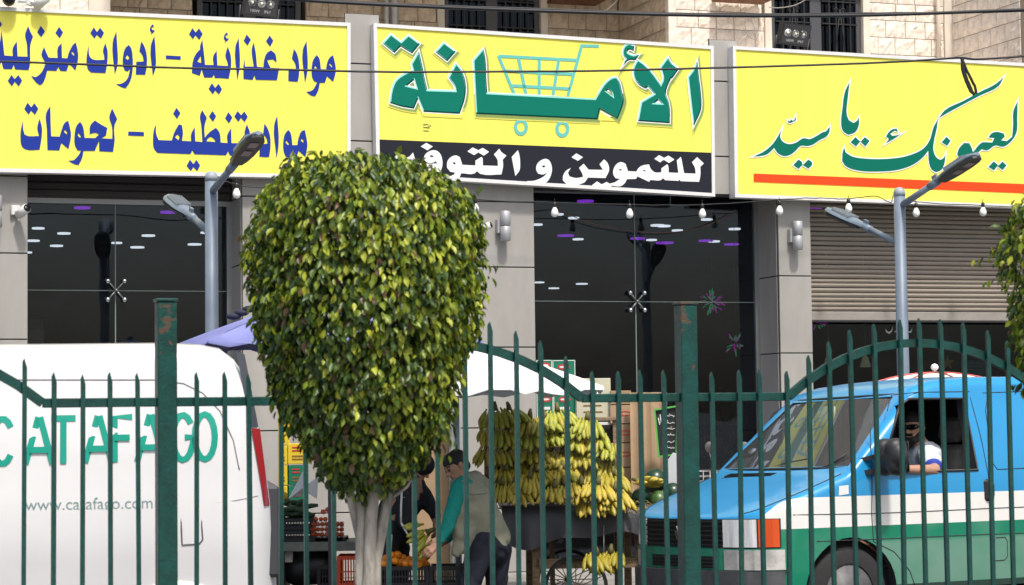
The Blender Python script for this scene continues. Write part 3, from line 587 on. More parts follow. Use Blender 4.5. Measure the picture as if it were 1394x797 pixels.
# ---- right sign
s3, a_, b_ = sign([(997, 63), (1440, 89), (1444, 285.5), (1000, 269)], 'yellow sign on the right with flowing green Arabic script over an orange bar')
e1 = 160 / 1063; e2 = 160 / 911; e3 = 144 / 717
D1 = lambda p: Zm(1010, 140, e1, p); D2 = lambda p: Zm(1130, 100, e2, p); D3 = lambda p: Zm(1250, 90, e3, p)
G3 = [
 D1([(358, 245), (345, 310), (365, 350), (400, 370), (440, 375), (490, 360), (555, 322), (610, 330), (680, 298), (735, 265), (755, 262), (792, 215), (790, 262), (765, 305), (700, 340), (640, 380), (590, 393), (530, 392), (480, 440), (430, 475), (375, 483), (320, 455), (290, 410), (230, 465), (160, 485), (105, 487), (200, 440), (280, 370)]),
 D1([(412, 160), (430, 170), (447, 150), (455, 165), (470, 158), (483, 125), (487, 160), (460, 175), (435, 185), (415, 178)]),
 D1([(510, 515), (540, 535), (545, 565), (510, 600), (462, 565)]), D1([(598, 515), (630, 535), (635, 562), (600, 598), (550, 565)]),
 D2([(150, 70), (135, 200), (128, 320), (145, 365), (180, 385), (205, 370), (222, 342), (222, 400), (195, 455), (140, 478), (100, 450), (85, 400), (95, 270), (115, 140)]),
 D2([(195, 495), (232, 530), (200, 568), (158, 535)]), D2([(268, 495), (305, 525), (272, 568), (235, 532)]),
 D2([(107, 575), (120, 615), (170, 645), (290, 663), (450, 663), (600, 640), (720, 585), (770, 520), (800, 420), (835, 355), (825, 430), (805, 520), (800, 600), (825, 655), (855, 672), (880, 655), (893, 630), (885, 700), (860, 750), (820, 768), (785, 745), (765, 690), (760, 600), (720, 650), (640, 710), (520, 750), (380, 762), (220, 755), (120, 720), (92, 680), (95, 620)]),
 D3([(577, 78), (545, 135), (420, 200), (250, 290), (140, 352), (180, 300), (300, 240), (420, 175), (520, 125)]),
 D3([(190, 480), (218, 508), (195, 542), (158, 518)]),
 D2([(515, 430), (525, 455), (500, 445), (465, 470), (480, 485), (520, 480), (550, 470), (500, 505), (430, 545), (455, 510), (432, 490), (460, 450), (490, 432)]),
 D3([(672, 240), (670, 350), (665, 450), (630, 510), (575, 548), (520, 540), (465, 573), (430, 565), (390, 600), (350, 640), (290, 640), (262, 600), (275, 560), (310, 522), (345, 525), (362, 560), (370, 585), (430, 520), (455, 518), (500, 520), (515, 490), (475, 485), (500, 455), (540, 448), (580, 460), (585, 480), (560, 505), (600, 510), (635, 480), (642, 400), (643, 310)]),
 D3([(510, 648), (540, 672), (512, 708), (474, 685)]), D3([(570, 648), (597, 675), (570, 706), (538, 682)]),
]
glyph(s3, a_, b_, [[(1026, 236.5), (1425, 252), (1425, 264.6), (1026, 248)]], orl, 'orange_bar', 0)
for L in G3: glyph(s3, a_, b_, [L], whl, 'lettering_edge', .6, .012)
for L in G3: glyph(s3, a_, b_, [L], grn2, 'lettering', 1.2)
# ================================================================ FENCE
FN = Vector((0, 9.6, 0))
def onpl(px, py, O, th, V=0.0):
    u = Vector((math.cos(th), math.sin(th), 0)); v = Vector((-math.sin(th), math.cos(th), 0)); d = ray(px, py); o = Vector((0, 0, HC))
    p = o + d * ((O + v * V - o).dot(v) / d.dot(v)); return ((p - O).dot(u), p.z)
def fence_paint(name, rust):
    m = mat(name, (.0, .05, .042), .45, n=.3, ns=14, bump=.25, bs=70, spec=.5); t = m.node_tree; b = t.nodes['Principled BSDF']
    src = b.inputs['Base Color'].links[0].from_socket; tc = t.nodes.new('ShaderNodeTexCoord'); nz = t.nodes.new('ShaderNodeTexNoise'); nz.inputs['Scale'].default_value = 22; nz.inputs['Detail'].default_value = 6
    t.links.new(tc.outputs['Object'], nz.inputs[0]); sp = t.nodes.new('ShaderNodeSeparateXYZ'); t.links.new(tc.outputs['Object'], sp.inputs[0])
    mr = t.nodes.new('ShaderNodeMapRange'); mr.inputs[1].default_value = 1.55; mr.inputs[2].default_value = 2.05; mr.inputs[3].default_value = rust[0]; mr.inputs[4].default_value = rust[1]; t.links.new(sp.outputs[2], mr.inputs[0])
    ad = t.nodes.new('ShaderNodeMath'); ad.operation = 'ADD'; t.links.new(nz.outputs[0], ad.inputs[0]); t.links.new(mr.outputs[0], ad.inputs[1])
    cr = t.nodes.new('ShaderNodeValToRGB'); cr.color_ramp.elements[0].position = .62; cr.color_ramp.elements[1].position = .7; t.links.new(ad.outputs[0], cr.inputs[0])
    mx = t.nodes.new('ShaderNodeMix'); mx.data_type = 'RGBA'; t.links.new(cr.outputs[0], mx.inputs[0]); t.links.new(src, mx.inputs[6]); mx.inputs[7].default_value = (.08, .05, .035, 1); t.links.new(mx.outputs[2], b.inputs['Base Color'])
    return m
fpost = fence_paint('fence_paint_post', (-.16, .09)); fpk = fence_paint('fence_paint', (-.08, -.04))
U1_, zr1 = onpl(226, 549, FN, TH); U2_, zr2_ = onpl(935, 540, FN, TH); DF = U2_ - U1_; ZR = (zr1 + zr2_) / 2
ZPT = onpl(226, 409, FN, TH)[1]; aL = onpl(375, 548, FN, TH)[0] - U1_; aR = U2_ - onpl(780, 547, FN, TH)[0]; aA = (aL + aR) / 2
PK = onpl(1265, 467, FN, TH)[1] - ZR
fence = empty('metal_fence', FN, TH, 'dark green metal railing with pointed pickets and arched top rails across the foreground', 'fence')
half = DF / 2 - aA; Rr = (half * half + PK * PK) / (2 * PK)
def railz(x):    # x from the panel's left post
    t = x - DF / 2
    return ZR if abs(t) > half else ZR - (Rr - PK) + math.sqrt(max(0, Rr * Rr - t * t))
for k in (-1, 0, 1, 2):
    uu = U1_ + k * DF
    MB().box(uu - .04, uu + .04, -.04, .04, -.02, ZPT - .008, .004).build('post', fpost, fence)
    MB().box(uu - .045, uu + .045, -.045, .045, ZPT - .007, ZPT + .006, .003).build('post_cap', fpost, fence)
pm = {}
for k in (-1, 0, 1):
    ul = U1_ + k * DF; pts = []
    for a, b in ((.04, aA), (DF - aA, DF - .04)):
        MB().box(ul + a - .0, ul + b, -.015, .015, ZR - .019, ZR + .019, .003).build('rail', fpk, fence)
    for i in range(15):
        x = aA + (DF - 2 * aA) * i / 14; pts.append((ul + x, railz(x)))
    b = MB(); vs = []
    for i, (x, z) in enumerate(pts):
        a, c = pts[max(i - 1, 0)], pts[min(i + 1, 14)]; d = Vector((c[0] - a[0], c[1] - a[1])).normalized(); n_ = Vector((-d.y, d.x)) * .019
        for y, s_ in ((-.015, -1), (-.015, 1), (.015, 1), (.015, -1)): vs.append((x + n_.x * s_, y, z + n_.y * s_))
    fs = [(i * 4 + j, i * 4 + (j + 1) % 4, i * 4 + 4 + (j + 1) % 4, i * 4 + 4 + j) for i in range(14) for j in range(4)] + [(0, 1, 2, 3), (59, 58, 57, 56)]
    b.add(vs, fs, False).build('arched_rail', fpk, fence)
    MB().box(ul + .04, ul + DF - .04, -.015, .015, .12, .16, .003).build('rail', fpk, fence)
    for i in range(1, 20):
        x = DF * i / 20; u_ = ul + x + rnd.uniform(-.003, .003); h = railz(x) + .118 + rnd.uniform(-.006, .006); w_ = .0092
        b = MB(); b.prism([(-w_, 0), (w_, 0), (w_, h - .04 - .05), (-w_ * .2, h - .05), (-w_, h - .015 - .05)], -w_, w_)
        b.build('picket', fpk, fence, (u_, -.03 - .0, .05), (0, R(rnd.uniform(-.4, .4)) , R(rnd.uniform(-6, 6))))

# ================================================================ TOPIARY TREES
bark = mat('pale_bark', (.31, .29, .255), .9, n=.5, ns=18, bump=.9, bs=45, stretch=(1, 1, .3), detail=8)
def leaf_mat():
    m = bpy.data.materials.new('glossy_leaf'); m.use_nodes = True; t = m.node_tree; b = t.nodes['Principled BSDF']; at_ = t.nodes.new('ShaderNodeAttribute'); at_.attribute_name = 'Col'
    t.links.new(at_.outputs[0], b.inputs['Base Color']); b.inputs['Roughness'].default_value = .38; b.inputs['Specular IOR Level'].default_value = .5
    tl = t.nodes.new('ShaderNodeBsdfTranslucent'); mxc = t.nodes.new('ShaderNodeMix'); mxc.data_type = 'RGBA'; mxc.blend_type = 'MULTIPLY'; mxc.inputs[0].default_value = 1; t.links.new(at_.outputs[0], mxc.inputs[6]); mxc.inputs[7].default_value = (1.0, 1.1, .5, 1)
    t.links.new(mxc.outputs[2], tl.inputs[0]); ms = t.nodes.new('ShaderNodeMixShader'); ms.inputs[0].default_value = .28; t.links.new(b.outputs[0], ms.inputs[1]); t.links.new(tl.outputs[0], ms.inputs[2])
    t.links.new(ms.outputs[0], t.nodes['Material Output'].inputs[0]); return m
leafm = leaf_mat()
LV = [(0, 0, 0), (-.32, .22, .03), (.32, .22, .03), (-.5, .5, .05), (.5, .5, .05), (-.33, .78, .0), (.33, .78, .0), (0, 1.05, -.24), (0, .25, -.09), (0, .55, -.12), (0, .8, -.14)]
LF = [(0, 8, 1), (0, 2, 8), (1, 8, 9, 3), (2, 4, 9, 8), (3, 9, 10, 5), (4, 6, 10, 9), (5, 10, 7), (6, 7, 10)]
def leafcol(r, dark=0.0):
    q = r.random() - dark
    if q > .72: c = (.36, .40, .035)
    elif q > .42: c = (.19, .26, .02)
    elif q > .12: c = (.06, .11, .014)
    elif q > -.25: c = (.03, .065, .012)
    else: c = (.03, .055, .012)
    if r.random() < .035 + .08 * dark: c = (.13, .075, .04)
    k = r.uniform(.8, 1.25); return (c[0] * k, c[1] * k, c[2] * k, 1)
CP = [(2.645, .02), (2.62, .15), (2.58, .27), (2.48, .39), (2.37, .42), (2.275, .428), (2.066, .412), (1.90, .372), (1.756, .33), (1.653, .288), (1.55, .228), (1.46, .155), (1.40, .085), (1.36, .03)]
def crad(z):
    for (za, ra), (zb_, rb) in zip(CP[:-1], CP[1:]):
        if za >= z >= zb_: t = (za - z) / (za - zb_); return ra + (rb - ra) * t, (rb - ra) / (za - zb_)
    return .02, 0
def foliage_points(r, n, d0, d1):
    out = []; seg = []; tot = 0
    for (za, ra), (zb_, rb) in zip(CP[:-1], CP[1:]):
        a = (ra + rb) * math.hypot(za - zb_, ra - rb); tot += a; seg.append((tot, za, ra, zb_, rb))
    for _ in range(n):
        q = r.random() * tot
        for s_ in seg:
            if q <= s_[0]: break
        t = r.random(); z = s_[1] + (s_[3] - s_[1]) * t; rr_ = s_[2] + (s_[4] - s_[2]) * t; th = r.random() * 2 * math.pi
        nr, nz_ = (s_[1] - s_[3]), (s_[4] - s_[2]); L = math.hypot(nr, nz_); nr /= L; nz_ /= L
        N = Vector((math.cos(th) * nr, math.sin(th) * nr, nz_)); p = Vector((math.cos(th) * rr_, math.sin(th) * rr_, z))
        bump_ = noise.noise(p * 5.5) * .035 + noise.noise(p * 14) * .018
        p += N * (bump_ - r.uniform(d0, d1)); out.append((p, N))
    return out
def leaf_frame(r, p, N):
    ax = (N * r.uniform(.1, .7) + Vector((0, 0, -1)) * r.uniform(.7, 1.3) + Vector((r.gauss(0, .35), r.gauss(0, .35), r.gauss(0, .25)))).normalized()
    nn = (N + Vector((0, 0, .35)) + Vector((r.gauss(0, .45), r.gauss(0, .45), r.gauss(0, .3)))).normalized()
    x = ax.cross(nn).normalized(); nn = x.cross(ax).normalized(); L = r.uniform(.022, .042); W_ = L * r.uniform(.5, .62)
    return x, ax, nn, L, W_
def tree(name, loc, label, seed, nout, nin, singles, sz=1.0):
    r = random.Random(seed); t = empty(name, loc, r.uniform(0, 6), label, 'tree', 'clipped ball trees by the fence')
    t.rotation_euler.z = 0
    vs = []; fs = []; cols = []
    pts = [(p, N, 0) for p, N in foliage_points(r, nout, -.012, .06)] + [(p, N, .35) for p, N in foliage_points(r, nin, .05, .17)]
    chosen = []
    if singles:
        cand = [i for i in range(nout) if pts[i][0].y < -.2 and pts[i][1].y < -.4]; r.shuffle(cand); chosen = set(cand[:singles])
    for i, (p, N, inner_shade) in enumerate(pts):
        x, ax, nn, L, W_ = leaf_frame(r, p, N)
        leaf_shade = inner_shade + .22 * max(0, noise.noise(p * 2.3 + Vector((3, 1, 7))) + .25 - .9 * p.x) + max(0, (1.9 - p.z)) * .35  # shade put into leaf colour: darker left, low and inside, slightly browner
        c = leafcol(r, leaf_shade)
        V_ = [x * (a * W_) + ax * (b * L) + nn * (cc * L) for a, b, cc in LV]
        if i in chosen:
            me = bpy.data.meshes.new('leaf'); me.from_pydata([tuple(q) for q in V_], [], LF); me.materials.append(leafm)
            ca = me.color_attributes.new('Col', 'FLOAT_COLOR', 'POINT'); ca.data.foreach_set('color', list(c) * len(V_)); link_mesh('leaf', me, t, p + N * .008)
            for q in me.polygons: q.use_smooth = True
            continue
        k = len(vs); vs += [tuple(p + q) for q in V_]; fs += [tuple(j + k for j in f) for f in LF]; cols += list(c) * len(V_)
    for _ in range(46):       # stray shoots that escaped the shears
        (p0, N), = foliage_points(r, 1, -.01, .01)
        if p0.z < 1.45: continue
        d = (N + Vector((r.gauss(0, .3), r.gauss(0, .3), r.uniform(-.5, .5)))).normalized(); L_ = r.uniform(.03, .075)
        for j in range(4):
            p = p0 + d * L_ * (j + 1) / 4; x, ax, nn, L, W_ = leaf_frame(r, p, d); c = leafcol(r, .1); k = len(vs)
            vs += [tuple(p + x * (a * W_) + ax * (b * L) + nn * (cc * L)) for a, b, cc in LV]; fs += [tuple(jj + k for jj in f) for f in LF]; cols += list(c) * len(LV)
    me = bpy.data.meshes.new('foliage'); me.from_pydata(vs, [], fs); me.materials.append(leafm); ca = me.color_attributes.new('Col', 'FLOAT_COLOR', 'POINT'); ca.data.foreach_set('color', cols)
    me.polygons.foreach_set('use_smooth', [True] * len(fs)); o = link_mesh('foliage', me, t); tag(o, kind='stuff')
    # several fused stems, opening into limbs inside the crown
    tips = [(-.20, -.06, 1.85), (-.06, .1, 2.1), (.1, -.08, 2.05), (.22, .02, 1.8)]
    for i, tp in enumerate(tips):
        a = i * 1.57 + .4; pts_ = []; rr_ = []
        for j in range(9):
            q = j / 8; z = tp[2] * q; tw = a + q * 2.4 + .3 * math.sin(q * 9 + i); spread = .024 * (1 - q * .05)
            wq = max(0, (q - .60) / .40) ** 1.35
            pts_.append((math.cos(tw) * spread * (1 - wq) + tp[0] * wq, math.sin(tw) * spread * (1 - wq) + tp[1] * wq, z)); rr_.append((.027 + .004 * math.sin(q * 14 + i * 2)) * (1 - q) ** .55 + .007)
        MB().tube(pts_, rr_, 10).build('stem', bark, t)
        for j in range(4):
            q0 = Vector(pts_[6 + j % 3]); d = Vector((math.cos(i * 2 + j), math.sin(i * 2 + j), .7)) * .13; MB().tube([q0, q0 + d * .6, q0 + d + Vector((0, 0, .04))], [.009, .006, .003], 5).build('branch', bark, t)
    return t
tp = at(499, 570, 8.15)
tree('topiary_tree', (tp.x, tp.y, 0), 'clipped ficus with a tall rounded leafy crown standing left of the middle before the fence', 3, 18500, 7500, 290)
tp = at(1532, 570, 8.25)
tr2 = tree('topiary_tree', (tp.x, tp.y, 0), 'clipped ficus cut off by the right edge of the photo in front of the fence', 5, 8000, 3000, 60)
tr2.scale = (1.03, 1.03, .985)

# ================================================================ STREET LAMPS
lampm = mat('lamp_grey_paint', (.16, .205, .265), .45, n=.1, ns=5, metal=.0); lampd = mat('lamp_dark_lens', (.018, .022, .022), .4); ledm = mat('led_lens', (.22, .16, .14), .3); capm = mat('lamp_cap', (.3, .34, .38), .5)
def street_lamp(loc, rz, label, label2=''):
    t = empty('street_lamp', loc, rz, label, 'street lamp', 'twin armed street lamps behind the vans')
    H_ = 3.68
    MB().tube([(0, 0, 0), (0, 0, H_)], [.062, .053], 18).build('pole', lampm, t)
    MB().lathe([(.055, H_), (.055, H_ + .035), (.047, H_ + .06), (.03, H_ + .078), (.005, H_ + .084)], (0, 0, 0), 18).build('pole_cap', capm, t)
    MB().lathe([(.12, .12), (.12, .14), (.07, .15), (.065, .3)], (0, 0, 0), 18).build('base_plate', lampm, t)
    for sgn, h0 in ((1, H_ - .1), (-1, H_ - .45)):
        el = R(20 if sgn > 0 else 22); dx, dz = math.cos(el), math.sin(el)
        T = Matrix(((sgn * dx, 0, -sgn * dz, 0), (0, sgn, 0, 0), (dz, 0, dx, h0), (0, 0, 0, 1)))
        b = MB(); b.T = T; b.tube([(.0, 0, 0), (.5, 0, 0)], [.032, .03], 12); arm = b.build('arm', lampm, t)
        b = MB(); b.T = T; b.tube([(.44, 0, 0), (.56, 0, 0)], [.038, .038], 12); b.box(.5, .56, -.012, .012, .036, .07); b.build('clamp', lampm, arm)
        # head: a flattened paddle with a finned back
        outl = [(.50, .034), (.60, .045), (.68, .07), (.78, .085), (.92, .09), (1.03, .082), (1.09, .056), (1.11, .022)]
        b = MB(); b.T = T; P = []
        for x, wd in outl:
            row = []
            for k in range(13):
                a = 2 * math.pi * k / 12; th_ = .04 if x < 1.08 else .025
                row.append((x, wd * math.cos(a), .0 + th_ * math.sin(a) * (1.0 if math.sin(a) > 0 else .55)))
            P.append(row)
        b.smooth = True; b.grid(P); b.smooth = False; b.add(P[0][:12], [tuple(range(12))]); b.add(P[-1][:12], [tuple(range(12))])
        hd = b.build('lamp_head', lampm, t)
        b = MB(); b.T = T; b.prism([(x, wd * .97) for x, wd in outl[1:]] + [(x, -wd * .97) for x, wd in outl[:0:-1]], -.036, -.014, 'z'); b.build('lens_plate', lampd, hd)
        for x in (.78, .93):
            b = MB(); b.T = T; b.box(x, x + .085, -.04, .04, -.043, -.0365, .006); b.build('led_module', ledm, hd)
        b = MB(); b.T = T
        for k in range(-4, 5): b.box(.72, 1.03 - abs(k) * .012, k * .016 - .002, k * .016 + .002, .02, .05)
        b.build('cooling_fins', capm, hd)
    return t
DL = 18.5; p1 = at(289, 570, DL); p2 = at(1231, 570, 20.5)
street_lamp((p1.x, p1.y, 0), R(-61), 'grey blue twin armed street lamp in front of the left shop window')
street_lamp((p2.x, p2.y, 0), R(-58), 'grey blue twin armed street lamp in front of the brown roller shutter')

# ================================================================ CABLES, BULBS, FIXTURES
cab = mat('black_cable', (.012, .013, .016), .5); cab2 = mat('grey_wire', (.3, .28, .25), .6)
def cable(name, px, D, r_, m, label, cat='cable', wob=0.0, group=None):
    pts = []
    for i, (x, y) in enumerate(px): pts.append(at(x, y, D if not isinstance(D, (list, tuple)) else D[0] + (D[1] - D[0]) * i / (len(px) - 1)))
    sm = []
    for i in range(len(pts) - 1):
        a, b, c, d = pts[max(i - 1, 0)], pts[i], pts[i + 1], pts[min(i + 2, len(pts) - 1)]
        for k in range(8):
            t = k / 8; sm.append(.5 * ((2 * b) + (c - a) * t + (2 * a - 5 * b + 4 * c - d) * t * t + (3 * b - a - 3 * c + d) * t ** 3) + Vector((0, 0, rnd.uniform(-wob, wob))))
    sm.append(pts[-1]); o = sm[0].copy(); b = MB(); b.tube([p - o for p in sm], r_, 6); ob = b.build(name, m, None, o); tag(ob, label, cat, group); return ob
cable('overhead_cable', [(350, -6), (420, 1), (560, 8.5), (700, 14), (900, 20), (1050, 22), (1200, 20.5), (1394, 13.5), (1600, 4)], (14.5, 16.5), .013, cab, 'thick twisted black cable strung across the top of the photo above the signs')
o_ = cable('overhead_cable', [(350, -8), (420, -1), (560, 6.5), (700, 11.5), (900, 18), (1050, 19.8), (1200, 18.2), (1394, 15.5), (1600, 6)], (14.5, 16.5), .008, cab, 'thinner black cable twisted round the thick one across the top of the photo', wob=.0015)
cable('overhead_wire', [(-140, 80), (0, 84), (120, 88), (250, 93), (380, 95), (510, 98), (640, 98), (800, 97), (900, 94.5), (1000, 92), (1120, 88.5), (1220, 84.5), (1290, 80), (1310, 79), (1330, 81), (1394, 77), (1560, 66)], (15.5, 17), .0085, cab, 'thin black wire crossing all three yellow signs at letter height', wob=.0008)
tpos = (15.5 + 1.5 * 13 / 16)
for i, pp in enumerate([[(1309, 80), (1313, 98), (1318, 112), (1326, 130)], [(1311, 80), (1310, 95), (1319, 120), (1324, 127)], [(1310, 82), (1318, 100), (1327, 118), (1329, 128)]]):
    cable('wire_tail', pp, tpos, .011, cab, ('left', 'middle', 'right')[i] + ' strand of the black wire bundle dangling over the green script of the right sign', 'cable', .004, 'dangling wire ends')
cable('wall_wire', [(1047, 10), (1060, 11), (1080, 8), (1095, 1), (1100, -4)], 24.0, .006, cab2, 'loose pale wire curling in front of the window with scrolled bars')
cable('wall_wire', [(815, 19), (828, 12), (836, 5), (842, -2)], 24.0, .006, cab2, 'short pale wire rising above the cart print of the middle sign')
cable('wall_wire', [(1018, 12), (1014, 30), (1018, 48), (1028, 53), (1026, 35), (1021, 20)], 24.2, .005, cab2, 'looped pale wire on the stone left of the window with scrolled bars')
# string of bulbs
SVB = -.32
def fpt(px, py, V=SVB):
    u, z = onfac(px, py, V); return fac(u, V, z)
def fcable(name, px, V, r_, m, label, wob=0.0):
    pts = [fpt(x, y, V) for x, y in px]; sm = []
    for i in range(len(pts) - 1):
        a, b, c, d = pts[max(i - 1, 0)], pts[i], pts[i + 1], pts[min(i + 2, len(pts) - 1)]
        for k in range(6):
            t = k / 6; sm.append(.5 * ((2 * b) + (c - a) * t + (2 * a - 5 * b + 4 * c - d) * t * t + (3 * b - a - 3 * c + d) * t ** 3) + Vector((0, 0, rnd.uniform(-wob, wob))))
    sm.append(pts[-1]); o = sm[0].copy(); ob = MB().tube([p - o for p in sm], r_, 5).build(name, m, None, o); tag(ob, label, 'cable'); return ob
fcable('bulb_wire', [(300, 246), (322, 251), (345, 255), (480, 262), (647, 272), (755, 276), (857, 279), (956, 279), (1061, 272), (1110, 270), (1155, 271), (1190, 267), (1212, 276), (1218, 266), (1247, 275), (1338, 280), (1440, 284)], SVB, .005, cab, 'sagging black wire carrying the white bulbs under the signs', .004)
bulbm = mat('white_bulb', (.85, .86, .86), .25, spec=.6); sock = mat('bulb_socket', (.015, .015, .015), .4)
BL = [((322, 262), 'beside the left street lamp pole'), ((647, 283), 'just right of the tree crown'), ((755, 288), 'at the left end of the middle shop window'), ((857, 290), 'over the centre of the middle shop window'), ((956, 290), 'over the right half of the middle shop window'), ((1061, 286), 'before the grey pillar left of the shutter'), ((1155, 283), 'over the left end of the shutter'), ((1247, 289), 'just right of the right street lamp pole'), ((1338, 288), 'over the right end of the shutter')]
for (x, y), where in BL:
    p = fpt(x, y - 9); t = empty('hanging_bulb', p, TH, 'white bulb in black socket ' + where, 'light bulb', 'bulbs strung under the signs')
    MB().lathe([(.005, .03), (.018, .02), (.02, -.02), (.016, -.024)], (0, 0, 0), 12).build('socket', sock, t)
    MB().lathe([(.014, -.022), (.02, -.035), (.033, -.06), (.038, -.082), (.034, -.105), (.02, -.12), (.002, -.125)], (0, 0, 0), 14).build('bulb', bulbm, t)
    MB().tube([(0, 0, .03), (0, .0, .06)], .004, 5).build('hook', cab, t)
fcable('red_wire', [(757, 283), (790, 299), (825, 309), (865, 315), (905, 317), (945, 312), (985, 298), (1003, 288)], .4, .004, mat('red_brown_wire', (.2, .08, .06), .6), 'thin red brown wire sagging across the middle shop window')
# wall lamps
wlm = mat('wall_lamp_grey', (.42, .43, .45), .4, .3, n=.05)
for px, py, lb in ((-5, 288, 'grey tube wall lamp on the pillar at the left edge'), (688, 308, 'grey tube wall lamp on the wide pillar between tree and middle shop window'), (1086, 321, 'grey tube wall lamp on the narrow pillar left of the shutter')):
    u, z = onfac(px, py, -.09); t = empty('wall_lamp', fac(u, -.0, z), TH, lb, 'wall lamp', 'tube wall lamps on the pillars')
    MB().lathe([(.045, -.15), (.052, -.145), (.052, -.006), (.048, -.003)], (0, -.09, 0), 18).build('lower_tube', wlm, t)
    MB().lathe([(.048, .003), (.052, .006), (.052, .145), (.045, .15)], (0, -.09, 0), 18).build('upper_tube', wlm, t)
    MB().lathe([(.04, -.006), (.04, .006)], (0, -.09, 0), 14).build('band', darkm, t)
    MB().box(-.075, -.03, -.07, .0, -.07, .07, .004).build('bracket', wlm, t)
camw = mat('camera_white', (.7, .7, .7), .4); camb = mat('camera_black', (.01, .01, .012), .15)
def cam_bullet(px, py, V, label, rz=0, tilt=-18, s_=1.0):
    u, z = onfac(px, py, V); t = empty('security_camera', fac(u, V, z), TH + R(rz), label, 'security camera')
    ro = (R(tilt), 0, 0)
    h = MB().tube([(0, -.09, 0), (0, .06, 0)], .035 * s_, 14).build('housing', camw, t, (0, 0, 0), ro)
    MB().tube([(0, -.098, 0), (0, -.091, 0)], .03 * s_, 14).build('lens', camb, t, (0, 0, 0), ro)
    MB().tube([(0, .05, 0), (0, .1, .02), (0, -V if V < 0 else .12, .03)], .014, 8).build('bracket', camw, t)
    MB().box(-.045, .045, .1, .13, -.02, .07, .005).build('base', camw, t)
cam_bullet(30, 289, -.12, 'white bullet security camera on the left pillar by the shop window', 25, -20, 1.2)
cam_bullet(657, 311, -.14, 'white bullet security camera on the pillar right of the tree', 55, -20)
cam_bullet(55, 4, -.24, 'white bullet security camera above the top edge of the left sign', 50, -35, 1.3)
u, z = onfac(12, 0, -.24); t = empty('security_camera', fac(u, -.24, z), TH, 'white dome security camera above the far left of the left sign', 'security camera')
MB().ball((0, 0, 0), .06, 14, 8).build('dome', camb, t); MB().lathe([(.055, 0), (.085, .005), (.085, .05), (.06, .09)], (0, 0, 0), 16).build('housing', camw, t); MB().tube([(0, 0, .08), (0, .12, .12), (0, .24, .12)], .018, 8).build('bracket', camw, t)
# floodlights
fld = mat('floodlight_black', (.022, .023, .025), .5); refl = mat('reflector', (.85, .85, .85), .35, .25)
for px, py, lb, sgn in ((355, 7, 'black three lens floodlight above the right end of the left sign', 1), (1082, 48, 'black three lens floodlight standing on the right sign before the window', 1)):
    V = -.05; u, z = onfac(px, py, V); t = empty('floodlight', fac(u, V, z), TH, lb, 'floodlight', 'black floodlights on top of the signs')
    t.rotation_euler = (R(12), R(4), TH)
    MB().prism([(-.165, -.11), (.165, -.11), (.18, .12), (-.15, .12)], .0, .1).build('body', fld, t)
    MB().prism([(-.15, -.095), (.15, -.095), (.165, .105), (-.135, .105)], -.008, .0).build('face_plate', mat('floodlight_face', (.035, .036, .04), .35), t)
    for k in (-1, 0, 1):
        f = MB().lathe([(.041, 0), (.041, .018), (.03, .018), (.012, .004)], (k * .09 + .005, -.008, .015), 16, 'y').build('reflector', refl, t)
        MB().ball((k * .09 + .005, -.014, .015), .013, 10, 6).build('led', mat('led_amber', (.85, .8, .6), .3), t)
    text_mesh('lettering', '100W    IP67', .038, mat('grey_print', (.4, .4, .4), .6), t, (0, -.0095, -.075))
    for k in range(7): MB().box(-.14 + k * .047, -.125 + k * .047, .1, .13, -.09, .1).build('cooling_fin', fld, t)
    MB().tube([(-.19, .04, -.02), (-.19, .05, -.2), (.19, .05, -.2), (.19, .04, -.02)], .012, 6).build('bracket', fld, t)
